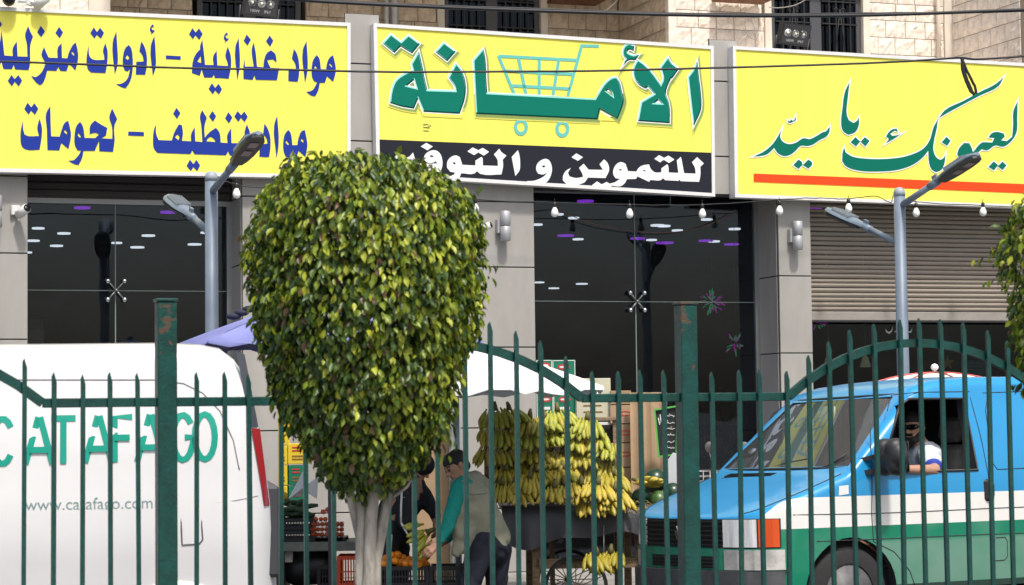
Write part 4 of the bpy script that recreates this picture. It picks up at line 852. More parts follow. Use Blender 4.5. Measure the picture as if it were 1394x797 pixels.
# ================================================================ VANS
def interp(tab, x):
    if x <= tab[0][0]: return tab[0][1]
    for (a, p), (b, q) in zip(tab[:-1], tab[1:]):
        if x <= b: return p + (q - p) * (x - a) / (b - a)
    return tab[-1][1]
class Van:
    def __init__(s, W, ZT, ZB_, tum, xs, rc=.1):
        s.W, s.ZT, s.ZB, s.tum, s.xs, s.rc = W, ZT, ZB_, tum, xs, rc
    def hw(s, x, z): return interp(s.W, x) * interp(s.tum, z)
    def solid(s):
        P = []
        for x in s.xs:
            zt = interp(s.ZT, x); zb = interp(s.ZB, x); rc = min(s.rc if zt > 1.5 else .06, (zt - zb) * .4, interp(s.W, x) * .5); half = []
            hs = [zb + .0, zb + .05] + [zb + .05 + (zt - rc - zb - .05) * i / 9 for i in range(1, 10)]
            for i, z in enumerate(hs): half.append((s.hw(x, z) * (.95 if i == 0 else 1), z))
            w_ = s.hw(x, zt - rc)
            for k in range(1, 6):
                a = math.pi / 2 * k / 5; half.append((w_ - rc + rc * math.cos(a), zt - rc + rc * math.sin(a)))
            half.append(((w_ - rc) * .5, zt + .018 if zt > 1.5 else zt + .012))
            ring = [(x, -y, z) for y, z in half] + [(x, 0, zt + (.024 if zt > 1.5 else .016))] + [(x, y, z) for y, z in half[::-1]] + [(x, 0, zb)]
            P.append(ring + [ring[0]])
        b = MB(); n = len(P[0]) - 1; vs = [p for r_ in P for p in r_[:n]]
        fs = [(i * n + j, i * n + (j + 1) % n, (i + 1) * n + (j + 1) % n, (i + 1) * n + j) for i in range(len(P) - 1) for j in range(n)]
        fs += [tuple(range(n)), tuple((len(P) - 1) * n + j for j in range(n))[::-1]]
        b.add(vs, fs, True); return b
    def patch(s, corners, name, m, par, out=.004, n=8, side=-1):
        (a, b, c, d) = [Vector(p) for p in corners]; P = []
        for i in range(n + 1):
            row = []
            for j in range(n + 1):
                u, v = i / n, j / n; q = (a * (1 - u) + b * u) * (1 - v) + (d * (1 - u) + c * u) * v
                row.append((q.x, side * (s.hw(q.x, q.y) + out), q.y))
            P.append(row)
        b_ = MB(); b_.smooth = True; b_.grid(P); return b_.build(name, m, par)
    def seam(s, pts, par, m, r_=.004, out=.0005, name='seam'):
        Q = []
        for (a, b) in zip(pts[:-1], pts[1:]):
            for k in range(5): t = k / 5; x = a[0] + (b[0] - a[0]) * t; z = a[1] + (b[1] - a[1]) * t; Q.append((x, -(s.hw(x, z) + out), z))
        x, z = pts[-1]; Q.append((x, -(s.hw(x, z) + out), z)); return MB().tube(Q, r_, 5, True).build(name, m, par)
    def wrap(s, o, out=.003):
        for v in o.data.vertices:
            w_ = o.matrix_basis @ v.co; v.co = (w_.x, -(s.hw(w_.x, w_.z) + out) + w_.y * .0, w_.z)
        o.matrix_basis = Matrix.Identity(4)
def cut(o, cutters):
    for c in cutters:
        m = o.modifiers.new('c', 'BOOLEAN'); m.object = c; m.operation = 'DIFFERENCE'; m.solver = 'EXACT'
    bpy.context.view_layer.update(); baked(o)
    for c in cutters: bpy.data.objects.remove(c)
def autosmooth(o, ang=35):
    b = bmesh.new(); b.from_mesh(o.data)
    for e in b.edges: e.smooth = not (len(e.link_faces) == 2 and e.calc_face_angle(0) > R(ang))
    for f in b.faces: f.smooth = True
    b.to_mesh(o.data); b.free()
tyre_m = mat('tyre_rubber', (.018, .018, .019), .85, n=.2, ns=20); rim_m = mat('wheel_rim', (.12, .12, .125), .6, .3, n=.3); arch_m = mat('arch_black', (.012, .012, .012), .9)
seam_m = mat('panel_gap', (.03, .035, .04), .8)
def wheel(par, x, y, r_=.32, w_=.2, rim_steel=None):
    sg = -1 if y < 0 else 1
    t = MB().lathe([(r_ * .62, -w_ / 2), (r_ * .9, -w_ / 2), (r_ * .985, -w_ * .38), (r_, -w_ * .2), (r_, w_ * .2), (r_ * .985, w_ * .38), (r_ * .9, w_ / 2), (r_ * .62, w_ / 2)], (x, y, r_), 32, 'y', cap=False).build('wheel', tyre_m, par)
    MB().lathe([(r_ * .63, -w_ * .46), (r_ * .6, -w_ * .3), (r_ * .5, -w_ * .22), (r_ * .3, -w_ * .3), (r_ * .12, -w_ * .38), (.01, -w_ * .38)] if sg < 0 else [(.01, w_ * .38), (r_ * .12, w_ * .38), (r_ * .3, w_ * .3), (r_ * .5, w_ * .22), (r_ * .6, w_ * .3), (r_ * .63, w_ * .46)], (x, y, r_), 24, 'y').build('rim', rim_steel or rim_m, t)
    for k in range(8):
        a = k * math.pi / 4; MB().ball((x + math.cos(a) * r_ * .4, y + sg * w_ * .26, r_ + math.sin(a) * r_ * .4), .012, 6, 4).build('wheel_nut', chrome, t)
def van_frame(px, D, xl, yaw, half):
    p = at(px, 570, D); d = Vector((math.cos(yaw), math.sin(yaw), 0)); n_ = Vector((-math.sin(yaw), math.cos(yaw), 0)); o = Vector((p.x, p.y, 0)) - d * xl + n_ * half; o.z = 0; return o
# ---------------- white delivery van (left, close)
YW = R(9); whitep = mat('white_van_paint', (.7, .705, .72), .3, coat=.6, n=.03, ns=1.5, spec=.5)
vo = van_frame(378, 12.6, 4.24, YW, .86)
vw = Van([(0, .5), (.05, .66), (.15, .76), (.4, .83), (.8, .86), (3.7, .86), (3.95, .85), (4.08, .82), (4.17, .74), (4.24, .6)],
         [(0, .95), (.15, 1.05), (.9, 1.25), (1.25, 1.6), (1.7, 2.02), (2.2, 2.10), (3.6, 2.105), (3.8, 2.095), (3.92, 2.07), (4.0, 2.01), (4.06, 1.92), (4.1, 1.83), (4.15, 1.56), (4.19, 1.3), (4.24, .98)],
         [(0, .3), (4.24, .3)], [(0, .88), (.6, .94), (1.06, .998), (1.12, .982), (1.6, .96), (2.1, .88)],
         [0, .05, .15, .4, .8, .9, 1.05, 1.25, 1.5, 1.7, 2.2, 2.6, 3.0, 3.4, 3.6, 3.72, 3.8, 3.87, 3.92, 3.96, 4.0, 4.03, 4.06, 4.09, 4.12, 4.15, 4.18, 4.21, 4.24], .13)
wv = empty('white_van', vo, YW, 'white delivery van with green company lettering driving past behind the fence on the left', 'van')
body = vw.solid().build('body', whitep, wv)
WX = 3.66
cut(body, [MB().lathe([(.37, -.5), (.37, .5)], (x, sy * 1.05, .33), 32, 'y').build('c', arch_m, wv) for x in (.85, WX) for sy in (-1, 1)]); autosmooth(body, 40)
def LV_(px, py):     # photo point -> x, z on the van's near side
    u, z = onpl(px, py, vo, YW, -.85); return (u, z)
for x in (.85, WX):
    wheel(wv, x, -.70); wheel(wv, x, .70)
    for sg in (-1, 1): MB().tube([(x + .40 * math.cos(a), sg * (vw.hw(x, .33 + .4 * math.sin(a)) - .012), .33 + .4 * math.sin(a)) for a in [i * math.pi / 18 for i in range(19)]], .032, 8).build('wheel_arch', whitep, wv)
    for sg in (-1, 1): MB().lathe([(.368, -.14), (.368, .18)], (x, sg * .62, .33), 24, 'y').build('wheel_well', arch_m, wv)
vw.seam([LV_(-40, 517), LV_(100, 517), LV_(212, 517), LV_(250, 522), LV_(276, 535), LV_(300, 560), LV_(318, 600), LV_(326, 640)], wv, mat('panel_gap_light', (.25, .25, .25), .7), .004)
vw.seam([LV_(-40, 712), LV_(100, 703), LV_(220, 694), LV_(320, 682), LV_(352, 676)], wv, mat('panel_gap_light', (.25, .25, .25), .7), .0025)
vw.seam([LV_(246, 700), LV_(268, 700), LV_(274, 706), LV_(276, 735), LV_(271, 741), LV_(248, 742), LV_(246, 700)], wv, mat('panel_gap_mid', (.1, .1, .1), .7), .004, name='fuel_flap')
vw.seam([LV_(215, 517), LV_(235, 760)], wv, mat('panel_gap_light', (.25, .25, .25), .7), .0025, name='door_seam')
vgreen = mat('van_green_print', (.0, .3, .22), .45); vgrey = mat('van_grey_print', (.36, .5, .5), .5)
cu = [('C', 3), ('A', 53), ('T', 86), ('A', 134), ('F', 166), ('A', 205), ('G', 249), ('O', 279)]
def strokes(letter):
    D_ = {'A': [[(-.5, 0), (-.03, 1)], [(.03, 1), (.5, 0)], [(-.34, .3), (.34, .3)]], 'T': [[(-.5, .96), (.5, .96)], [(0, .96), (0, 0)]], 'F': [[(-.3, 0), (-.3, .96), (.42, .96)], [(-.3, .52), (.32, .52)]],
          'O': [[(.42 * math.cos(a) * 1, .5 + .48 * math.sin(a)) for a in [i * math.pi / 8 for i in range(17)]]], 'C': [[(.42 * math.cos(a), .5 + .48 * math.sin(a)) for a in [R(38) + i * R(284) / 14 for i in range(15)]]],
          'G': [[(.42 * math.cos(a), .5 + .48 * math.sin(a)) for a in [R(38) + i * R(322) / 14 for i in range(15)]] + [(.08, .5)]]}
    return D_[letter]
for i, (ch, px) in enumerate(cu):
    cx_, cz_ = LV_(px, 600); q0 = LV_(px, 633 - i * .9)[1]; q1 = LV_(px, 569 - i * .9)[1]; hh = q1 - q0; ww = .125
    b = MB()
    for si, st in enumerate(strokes(ch)):
        pts = [(cx_ + a * ww * (1.2 if ch == 'A' else 1.08), q0 + c * hh) for a, c in st]; t_ = .0175; L_ = []; Rr_ = []
        for k, p in enumerate(pts):
            a, c = Vector(pts[max(k - 1, 0)]), Vector(pts[min(k + 1, len(pts) - 1)]); d = (c - a).normalized(); n_ = Vector((-d.y, d.x)) * t_
            L_.append(Vector(p) + n_); Rr_.append(Vector(p) - n_)
        b.grid([[(q.x, -(vw.hw(q.x, q.y) + .004 + si * .003), q.y) for q in L_], [(q.x, -(vw.hw(q.x, q.y) + .004 + si * .003), q.y) for q in Rr_]])
    b.build('lettering', vgreen, wv)
lx0, lz0 = LV_(122, 694)
tx = text_mesh('lettering', 'www.catafago.com', .098, vgrey, wv, (lx0, 0, lz0), sx=.95); bpy.context.view_layer.update(); vw.wrap(tx, .0045)
vw.patch([LV_(343, 583), LV_(355, 584), LV_(369, 690), LV_(362, 690)], 'tail_light', mat('tail_light_red', (.3, .008, .014), .2, coat=.5), wv, .012)
vw.patch([LV_(322, 478), LV_(334, 482), LV_(353, 582), LV_(343, 582)], 'rear_pillar_trim', mat('rear_trim', (.05, .055, .07), .3), wv, .006)
wb = MB()
for sg in (-1, 1): pass
MB().box(4.1, 4.3, -.8, .8, .3, .62, .04).build('rear_bumper', mat('bumper_grey', (.06, .062, .066), .6), wv)
MB().box(4.13, 4.262, -.66, .66, .75, 1.28, .02).build('tailgate', mat('tailgate_dark', (.05, .052, .06), .35), wv)
# ---------------- blue, white and green van (right)
YB = R(28); HW = .92
bo = van_frame(1157, 16.15, .87, YB, HW)
plan = [(0, .1), (.01, .3), (.025, .5), (.06, .68), (.12, .80), (.22, .875), (.4, .91), (.6, .92)]
vb = Van(plan + [(4.2, .92), (4.55, .90), (4.7, .84)],
         [(0, .90), (.03, .915), (.12, .95), (.3, 1.02), (.86, 1.21), (.9, 1.235), (1.53, 1.80), (1.6, 1.85), (1.8, 1.905), (2.2, 1.93), (4.3, 1.93), (4.5, 1.88), (4.62, 1.7), (4.7, 1.3)],
         [(0, .34), (4.7, .34)], [(0, .97), (.5, 1.0), (1.15, 1.0), (1.2, .995), (1.5, .945), (1.8, .88), (1.95, .85)],
         [0, .01, .025, .06, .09, .12, .17, .22, .3, .4, .6, .75, .86, .9, .98, 1.08, 1.2, 1.32, 1.43, 1.5, 1.54, 1.6, 1.7, 1.8, 1.95, 2.2, 2.7, 3.2, 3.7, 4.0, 4.3, 4.4, 4.5, 4.56, 4.62, 4.66, 4.7], .1)
bv = empty('striped_van', bo, YB, 'light blue van with white and green stripes and its driver at the open window', 'van')
def BV(px, py, y=None):
    V = -HW * .96 if y is None else y
    return onpl(px, py, bo, YB, V)
ZS1 = BV(1200, 675)[1]; ZS2 = BV(1200, 716)[1]; print('stripe z', ZS1, ZS2, 'sill', BV(1250, 643), 'top', BV(1250, 545), 'wheel', BV(1167, 797), 'arch top', BV(1167, 747))
def stripe_paint():
    m = bpy.data.materials.new('striped_paint'); m.use_nodes = True; t = m.node_tree; b = t.nodes['Principled BSDF']; b.inputs['Roughness'].default_value = .32; b.inputs['Coat Weight'].default_value = .5; b.inputs['Coat Roughness'].default_value = .08
    tc = t.nodes.new('ShaderNodeTexCoord'); sp = t.nodes.new('ShaderNodeSeparateXYZ'); t.links.new(tc.outputs['Object'], sp.inputs[0])
    def M_(op, a, b_=None):
        n_ = t.nodes.new('ShaderNodeMath'); n_.operation = op
        for i, q in enumerate((a, b_)):
            if q is None: continue
            if isinstance(q, (int, float)): n_.inputs[i].default_value = q
            else: t.links.new(q, n_.inputs[i])
        return n_.outputs[0]
    X, Zz = sp.outputs[0], sp.outputs[2]
    # the white band dips in a curve towards the nose
    k = M_('MAXIMUM', M_('SUBTRACT', .50, X), 0.0); drop = M_('MULTIPLY', M_('POWER', k, 2.5), 1.9)
    up_ = M_('SUBTRACT', ZS1, drop); blue = M_('GREATER_THAN', Zz, up_); green = M_('LESS_THAN', Zz, ZS2)
    nz = t.nodes.new('ShaderNodeTexNoise'); nz.inputs['Scale'].default_value = 3.5; nz.inputs['Detail'].default_value = 6; t.links.new(tc.outputs['Object'], nz.inputs[0])
    def mix(f, a, b_):
        n_ = t.nodes.new('ShaderNodeMix'); n_.data_type = 'RGBA'
        if isinstance(f, float): n_.inputs[0].default_value = f
        else: t.links.new(f, n_.inputs[0])
        for i, q in ((6, a), (7, b_)):
            if isinstance(q, tuple): n_.inputs[i].default_value = (*q, 1)
            else: t.links.new(q, n_.inputs[i])
        return n_.outputs[2]
    cr = t.nodes.new('ShaderNodeValToRGB'); t.links.new(nz.outputs[0], cr.inputs[0]); cr.color_ramp.elements[0].position = .45; cr.color_ramp.elements[1].position = .68; cr.color_ramp.elements[0].color = (0, 0, 0, 1); cr.color_ramp.elements[1].color = (.55, .55, .55, 1)
    gcol = mix(cr.outputs[0], (.0, .19, .105), (.08, .28, .2)); c = mix(blue, (.74, .74, .72), (.02, .27, .57)); 
    low = t.nodes.new('ShaderNodeMapRange'); low.inputs[1].default_value = ZS2 - .1; low.inputs[2].default_value = ZS2 - .13; low.inputs[3].default_value = 0; low.inputs[4].default_value = .62; t.links.new(Zz, low.inputs[0])
    n3 = t.nodes.new('ShaderNodeTexNoise'); n3.inputs['Scale'].default_value = 1.7; n3.inputs['Detail'].default_value = 7; t.links.new(tc.outputs['Object'], n3.inputs[0])
    lowf = M_('MULTIPLY', low.outputs[0], M_('MULTIPLY', n3.outputs[0], 1.5)); back_ = M_('GREATER_THAN', X, 1.15); gcol = mix(M_('MULTIPLY', lowf, back_), gcol, (.22, .33, .28)); c = mix(green, c, gcol)
    dirt = mix(cr.outputs[0], (1, 1, 1), (.93, .92, .89)); fm = t.nodes.new('ShaderNodeMix'); fm.data_type = 'RGBA'; fm.blend_type = 'MULTIPLY'; fm.inputs[0].default_value = 1; t.links.new(c, fm.inputs[6]); t.links.new(dirt, fm.inputs[7])
    t.links.new(fm.outputs[2], b.inputs['Base Color']); return m
spm = stripe_paint(); vin = mat('van_interior', (.03, .032, .036), .8)
body = vb.solid().build('body', [spm, vin], bv)
cav = MB().prism([(1.02, .5), (2.35, .5), (2.35, 1.86), (1.75, 1.84), (1.6, 1.79), (1.02, 1.26)], -1, 1).build('c', vin, bv)
for v in cav.data.vertices: v.co.y = math.copysign(.865 - .14 * max(0, (v.co.z - 1.15)) / .65, v.co.y)
sw = [BV(1199, 644), BV(1331, 641), BV(1322, 547), BV(1250, 548), BV(1236, 556)]
wz0 = sum(p[1] for p in sw[:2]) / 2; wx = [(sw[0][0], wz0), (sw[1][0], wz0), (sw[2][0] + .02, 1.76), (sw[3][0], 1.76), (sw[4][0], 1.71)]
print('window', wx)
cs = MB().prism(wx, -1.2, 1.2).build('c', vin, bv)
ws = MB().prism([(-.83, 1.27), (.83, 1.27), (.655, 1.785), (-.655, 1.785)], .5, 1.9, 'x').build('c', vin, bv)
ar = [MB().lathe([(.41, -.5), (.41, .5)], (x, sg * 1.1, .34), 36, 'y').build('c', vin, bv) for x in (.87, 3.79) for sg in (-1, 1)]
cut(body, [cav, cs, ws] + ar); autosmooth(body, 38)
for x in (.87, 3.79):
    wheel(bv, x, -.79, .345); wheel(bv, x, .79, .345)
    for sg in (-1, 1): MB().lathe([(.408, -.14), (.408, .16)], (x, sg * .68, .34), 24, 'y').build('wheel_well', arch_m, bv)
trim = mat('van_black_trim', (.02, .021, .023), .5); vgl = veiled_glass('van_glass', (.5, .55, .56), 1.3, .07)
b = MB(); b.smooth = True
P = []
for i in range(7):
    t_ = i / 6; row = []
    for j in range(9):
        q = -1 + j / 4; hw_ = .85 - .18 * t_; row.append((.925 + .60 * t_ + .04 * q * q - .02, q * hw_, 1.255 + .545 * t_))
    P.append(row)
b.grid(P); b.build('windscreen', vgl, bv)
b = MB(); b.tube([P[0][j] for j in range(9)], .014, 6); b.tube([P[6][j] for j in range(9)], .012, 6); b.tube([P[i][0] for i in range(7)], .013, 6); b.tube([P[i][8] for i in range(7)], .013, 6); b.build('windscreen_seal', trim, bv)
MB().prism(wx, .84, .846).build('side_window', vgl, bv)
wl = [(a, -(vb.hw(a, c) + .002), c) for a, c in wx]; MB().tube(wl + [wl[0]], .011, 6).build('window_seal', trim, bv)
# dashboard, wheel, seats
MB().box(1.02, 1.3, -.8, .8, .95, 1.2, .04).build('dashboard', vin, bv)
stw = MB(); stw.tube([(1.42 + .1 * math.cos(a) * .0 + .07 * math.sin(a), -.42 + .19 * math.cos(a), 1.18 + .17 * math.sin(a)) for a in [i * math.pi / 10 for i in range(21)]], .014, 6, False); stw.tube([(1.42, -.42, 1.18), (1.25, -.42, 1.08)], .03, 8); stw.bar((1.42, -.6, 1.18), (1.42, -.24, 1.18), .03, .012); stw.build('steering_wheel', trim, bv)
seatm = mat('seat_fabric', (.16, .15, .14), .9, n=.2)
for yy in (-.42, .42):
    s_ = MB().box(1.6, 2.08, yy - .24, yy + .24, .68, .84, .05).build('seat', seatm, bv)
    o_ = MB().box(-.07, .07, yy - .23, yy + .23, 0, .62, .05).build('seat_back', seatm, bv, (2.12, 0, .8), (0, R(10), 0)); MB().box(-.05, .05, yy - .13, yy + .13, .64, .84, .04).build('headrest', seatm, o_)
# seams, handle, flap, panel
S = lambda pts, **k: vb.seam([BV(*p) for p in pts], bv, seam_m, .0035, **k)
S([(1174, 700), (1183, 745), (1194, 790)], name='door_seam') if False else None
S([(1192, 580), (1187, 640), (1185, 700), (1187, 738)], name='door_seam'); S([(1187, 738), (1215, 752), (1236, 778), (1243, 797)], name='door_seam')
S([(1334, 541), (1341, 600), (1346, 660), (1350, 730), (1352, 797)], name='door_seam'); S([(1218, 560), (1227, 538), (1262, 534), (1334, 533)], name='door_seam')
S([(1080, 702), (1187, 700), (1260, 697), (1345, 693), (1394, 691), (1480, 688)], name='body_crease'); S([(1110, 738), (1187, 735), (1345, 728), (1480, 724)], name='body_crease')
S([(1352, 535), (1480, 530)], name='roof_seam'); S([(1356, 545), (1352, 560), (1352, 630), (1358, 640), (1480, 634)], name='panel_recess')
S([(1353, 733), (1366, 732), (1369, 738), (1369, 758), (1365, 763), (1353, 764)], name='fuel_flap')
hx, hz = BV(1345, 668); hb = MB(); hb.box(hx - .045, hx + .05, -HW - .022, -HW + .02, hz - .085, hz + .085, .02).build('door_handle', trim, bv)
hb = MB().box(hx - .02, hx + .03, -HW - .04, -HW - .023, hz - .05, hz + .05, .008).build('handle_grip', trim, bv)
# wrap-round nose parts, built along the plan curve of the nose
NC = [(0, 0), (.0, .1), (.01, .3), (.025, .5), (.06, .68), (.12, .80), (.22, .875), (.4, .91), (.6, .92)]
def nose(t, out=0.0):      # t = distance from the centre line along the nose; returns x, |y|
    acc = 0
    for a, b_ in zip(NC[:-1], NC[1:]):
        a, b_ = Vector(a), Vector(b_); L = (b_ - a).length
        if t <= acc + L or b_[1] == .92:
            d = (b_ - a).normalized(); p = a + d * (t - acc); n_ = Vector((-d.y, d.x)); return p.x + n_.x * out, p.y + n_.y * out
        acc += L
def nose_strip(name, t0, t1, z0, z1, m, out=.01, sg=-1, par=None, n=10, thick=.02):
    b = MB(); b.smooth = False; F_ = []; B_ = []
    for i in range(n + 1):
        t = t0 + (t1 - t0) * i / n; F_.append(nose(abs(t), out)); B_.append(nose(abs(t), out - thick))
    sy = lambda t_, v: v * (sg if t_ >= 0 else -sg)
    ts = [t0 + (t1 - t0) * i / n for i in range(n + 1)]
    ring = [[(F_[i][0], sy(ts[i], F_[i][1]), z0), (F_[i][0], sy(ts[i], F_[i][1]), z1), (B_[i][0], sy(ts[i], B_[i][1]), z1), (B_[i][0], sy(ts[i], B_[i][1]), z0)] for i in range(n + 1)]
    vs = [p for r_ in ring for p in r_]; fs = [(i * 4 + j, i * 4 + (j + 1) % 4, i * 4 + 4 + (j + 1) % 4, i * 4 + 4 + j) for i in range(n) for j in range(4)] + [(0, 1, 2, 3), (n * 4 + 3, n * 4 + 2, n * 4 + 1, n * 4)]
    b.add(vs, fs, False); return b.build(name, m, par or bv)
gz0, gz1 = .70, .905
lampg = mat('headlamp_glass', (.85, .87, .88), .2, metal=.15, coat=1, n=.25, ns=14, bump=.3, bs=60, stretch=(1, 1, .15)); amber = mat('indicator_orange', (.62, .075, .01), .25, coat=.6, bump=.3, bs=120, stretch=(1, 1, .1))
gr = nose_strip('grille', -.52, .52, gz0, gz1, mat('grille_black', (.008, .008, .009), .6), .006)
for k in range(6): nose_strip('grille_slat', -.52, .52, gz0 + .012 + k * .034, gz0 + .022 + k * .034, trim, .022, par=gr, thick=.02)
bd = MB().lathe([(.058, 0), (.064, .005), (.064, .012), (.056, .014)], (-.026, 0, (gz0 + gz1) / 2), 24, 'x').build('badge', chrome, gr)
bz = (gz0 + gz1) / 2; xb = -.03
MB().lathe([(.054, 0), (.054, .002)], (xb + .002, 0, bz), 20, 'x').build('badge_plate', trim, bd)
vwb = MB()
for p, q in (((-.028, .046), (0, .0)), ((0, 0), (.028, .046)), ((-.018, -.044), (-.0, .004)), ((.018, -.044), (0, .004)), ((-.018, -.044), (-.045, .012)), ((.018, -.044), (.045, .012))):
    vwb.bar((xb, p[0], bz + p[1]), (xb, q[0], bz + q[1]), .009, .008, (1, 0, 0))
vwb.build('badge_letters', chrome, bd)
for sg in (-1, 1):
    nose_strip('lamp_frame', .52, 1.0, gz0 - .004, gz1 + .002, trim, .010, sg, thick=.02); h_ = nose_strip('headlight', .53, .825, gz0 + .003, gz1 - .003, lampg, .018, sg); nose_strip('indicator', .837, .985, gz0 + .003, gz1 - .003, amber, .016, sg)
nose_strip('front_bumper', -1.0, 1.0, .36, .53, mat('bumper_dark', (.075, .078, .085), .55, n=.2, ns=12), .055, thick=.06, n=26)
nose_strip('lower_panel', -1.06, 1.06, .535, .69, mat('faded_green_panel', (.02, .24, .15), .5, n=.3, ns=5), .02, thick=.03, n=26)
nose_strip('lower_grille', -.42, .42, .55, .635, mat('grille_black', (.008, .008, .009), .6), .026, thick=.01, n=12)
for k in range(3): nose_strip('grille_slat', -.42, .42, .56 + k * .026, .568 + k * .026, trim, .034, thick=.01, n=12)
peel = mat('peeled_primer', (.46, .45, .43), .8, n=.25, ns=7, bump=.2)
nose_strip('bare_patch', .54, 1.02, .54, .683, peel, .024, -1, thick=.006, n=14); nose_strip('bare_patch', .6, .95, .54, .66, peel, .024, 1, thick=.006, n=14)
# vent strip below the windscreen and wipers
for q in range(5): MB().box(.80 + q * .014, .808 + q * .014, -.02, .62, 1.197 + q * .005, 1.21 + q * .005).build('vent_slat', trim, bv)
MB().box(.79, .875, -.03, .64, 1.18, 1.196 + .0).build('air_intake', trim, bv)
MB().tube([(.9, .3, 1.23), (.96, .0, 1.30), (1.0, -.3, 1.335)], .008, 6).build('wiper', trim, bv); MB().tube([(.9, -.45, 1.235), (.94, -.6, 1.28), (1.02, -.7, 1.36)], .008, 6).build('wiper', trim, bv)
pp = BV(1148, 668); vb.patch([(pp[0] - .05, pp[1] - .04), (pp[0] + .04, pp[1] - .03), (pp[0] + .04, pp[1] + .035), (pp[0] - .045, pp[1] + .03)], 'sticker', mat('sticker_white', (.7, .72, .72), .5), bv, .0035, 3)
# mirror
mx, mz = BV(1218, 624, -HW - .16)
mr_ = blob('mirror', [((mx - .01, -HW - .23, mz - .07), .07, (mx - .01, -HW - .23, mz + .07), .07, 1.25, (1, 0, 0)), ((mx - .01, -HW - .1, mz - .07), .07, (mx - .01, -HW - .1, mz + .07), .07, 1.25, (1, 0, 0)), ((mx - .01, -HW - .24, mz), .1, (mx - .01, -HW - .1, mz), .1, .8, (1, 0, 0))], trim, bv, .012, 2)
MB().box(mx + .071, mx + .075, -HW - .27, -HW - .07, mz - .115, mz + .115).build('mirror_glass', mat('mirror_silver', (.6, .62, .65), .05, 1), mr_)
MB().bar((mx - .02, -HW - .08, mz - .09), (mx - .13, -HW + .06, mz - .12), .05, .04).build('mirror_arm', trim, mr_)
MB().bar((mx - .02, -HW - .08, mz + .02), (mx - .13, -HW + .06, mz - .02), .035, .03).build('mirror_arm', trim, mr_)

bv.rotation_euler = (R(-1.5), 0, YB); bv.location.z = -.02

for sg in (-1, 1): MB().tube([(x, sg * (interp(vb.W, x) - .075), interp(vb.ZT, x) + .0035) for x in (.1, .14, .2, .3, .45, .6, .75, .86)], .0035, 5).build('bonnet_seam', seam_m, bv)
# ================================================================ STALL
def P_(px, py, Y): return at(px, py, Y)
# --- parasols
def parasol(loc, rz, R_, zr_, zp, n, m_a, m_pole, label, cat, stripes=None, ex=1.15, val=.12, finial=False, pole=True):
    t = empty('parasol', (loc[0], loc[1], 0), rz, label, cat)
    rimp = []
    for k in range(n):
        a0, a1 = 2 * math.pi * k / n, 2 * math.pi * (k + 1) / n; b = MB(); P = []
        for i in range(7):
            q = i / 6; row = []
            for j in range(7):
                s_ = j / 6; a = Vector((math.cos(a0), math.sin(a0))) * (1 - s_) + Vector((math.cos(a1), math.sin(a1))) * s_
                sag = -.06 * math.sin(math.pi * s_) * q * q
                r_ = R_ * q * (1 - .05 * math.sin(math.pi * s_) * q); row.append((a.x * r_, a.y * r_, zp + (zr_ - zp) * (q ** ex) + sag * .5))
            P.append(row)
        last = P[-1]; P.append([(x, y, z - val - .02 * math.sin(j * 2.1)) for j, (x, y, z) in enumerate(last)])
        b.smooth = True; b.grid(P)
        o = b.build('canopy_panel', stripes[k % len(stripes)] if stripes else m_a, t)
        MB().tube([(0, 0, zp - .03), (R_ * .5 * math.cos(a0), R_ * .5 * math.sin(a0), zp + (zr_ - zp) * .45 - .02), (R_ * .99 * math.cos(a0), R_ * .99 * math.sin(a0), zr_ - .012)], .006, 5).build('rib', m_pole, t)
    if finial:
        for k in range(n):
            a0 = 2 * math.pi * k / n; MB().tube([(R_ * q * math.cos(a0), R_ * q * math.sin(a0), zp + (zr_ - zp) * q ** ex + .005) for q in [i / 8 for i in range(9)]], .007, 5).build('red_piping', redw, t)
    if pole: MB().tube([(0, 0, 0), (0, 0, zp)], .02, 10).build('pole', m_pole, t)
    if finial: MB().lathe([(.012, 0), (.014, .02), (.03, .035), (.034, .05), (.025, .07), (.004, .08)], (0, 0, zp), 12).build('finial', m_a, t)
    else: MB().lathe([(.04, -.005), (.03, .03), (.004, .05)], (0, 0, zp), 12).build('cap', m_pole, t)
    return t
redw = mat('red_trim_canvas', (.55, .12, .1), .8)
cloth_w = mat('white_canvas', (.78, .79, .8), .85, n=.04, ns=2); blue_c = mat('blue_canvas', (.19, .21, .46), .85, n=.15, ns=2.5); pole_g = mat('parasol_pole', (.35, .42, .46), .4, .3)
p = P_(622, 570, 17.2)
zrim = P_(700, 549, 16.3).z; parasol(p, R(20), 1.24, P_(640, 545, 17.2).z + .09, P_(620, 462, 17.2).z, 8, cloth_w, pole_g, 'white canvas parasol shading the banana seller right behind the tree', 'parasol', val=.03)
p = P_(449, 570, 17.0)
parasol(p, R(2), 1.19, P_(243, 470, 17.0).z, P_(449, 398, 17.0).z, 8, blue_c, mat('umbrella_metal', (.12, .12, .14), .5, .5), 'violet blue canvas parasol between the white van and the tree', 'parasol', val=.02)
b = MB(); 
for i in range(3):
    pp = P_(318 + i * 11, 431 - i * 5, 16.62); b.ball(pp - p, .045, 8, 6, 1.3, 1, .6)
o = b.build('knotted_cord', mat('navy_cord', (.02, .022, .05), .8), None, p); tag(o, 'dark knotted cord lying on the violet blue parasol', 'cord')
p = P_(1274, 570, 18.9)
parasol(p, R(10), 1.05, P_(1274, 556, 18.9).z, P_(1274, 508, 18.9).z, 8, cloth_w, pole_g, 'white parasol with red edging and round finial peeking over the roof of the striped van', 'parasol', val=.1, finial=True, ex=2.0, stripes=[cloth_w, mat('cream_canvas', (.72, .66, .6), .85)])
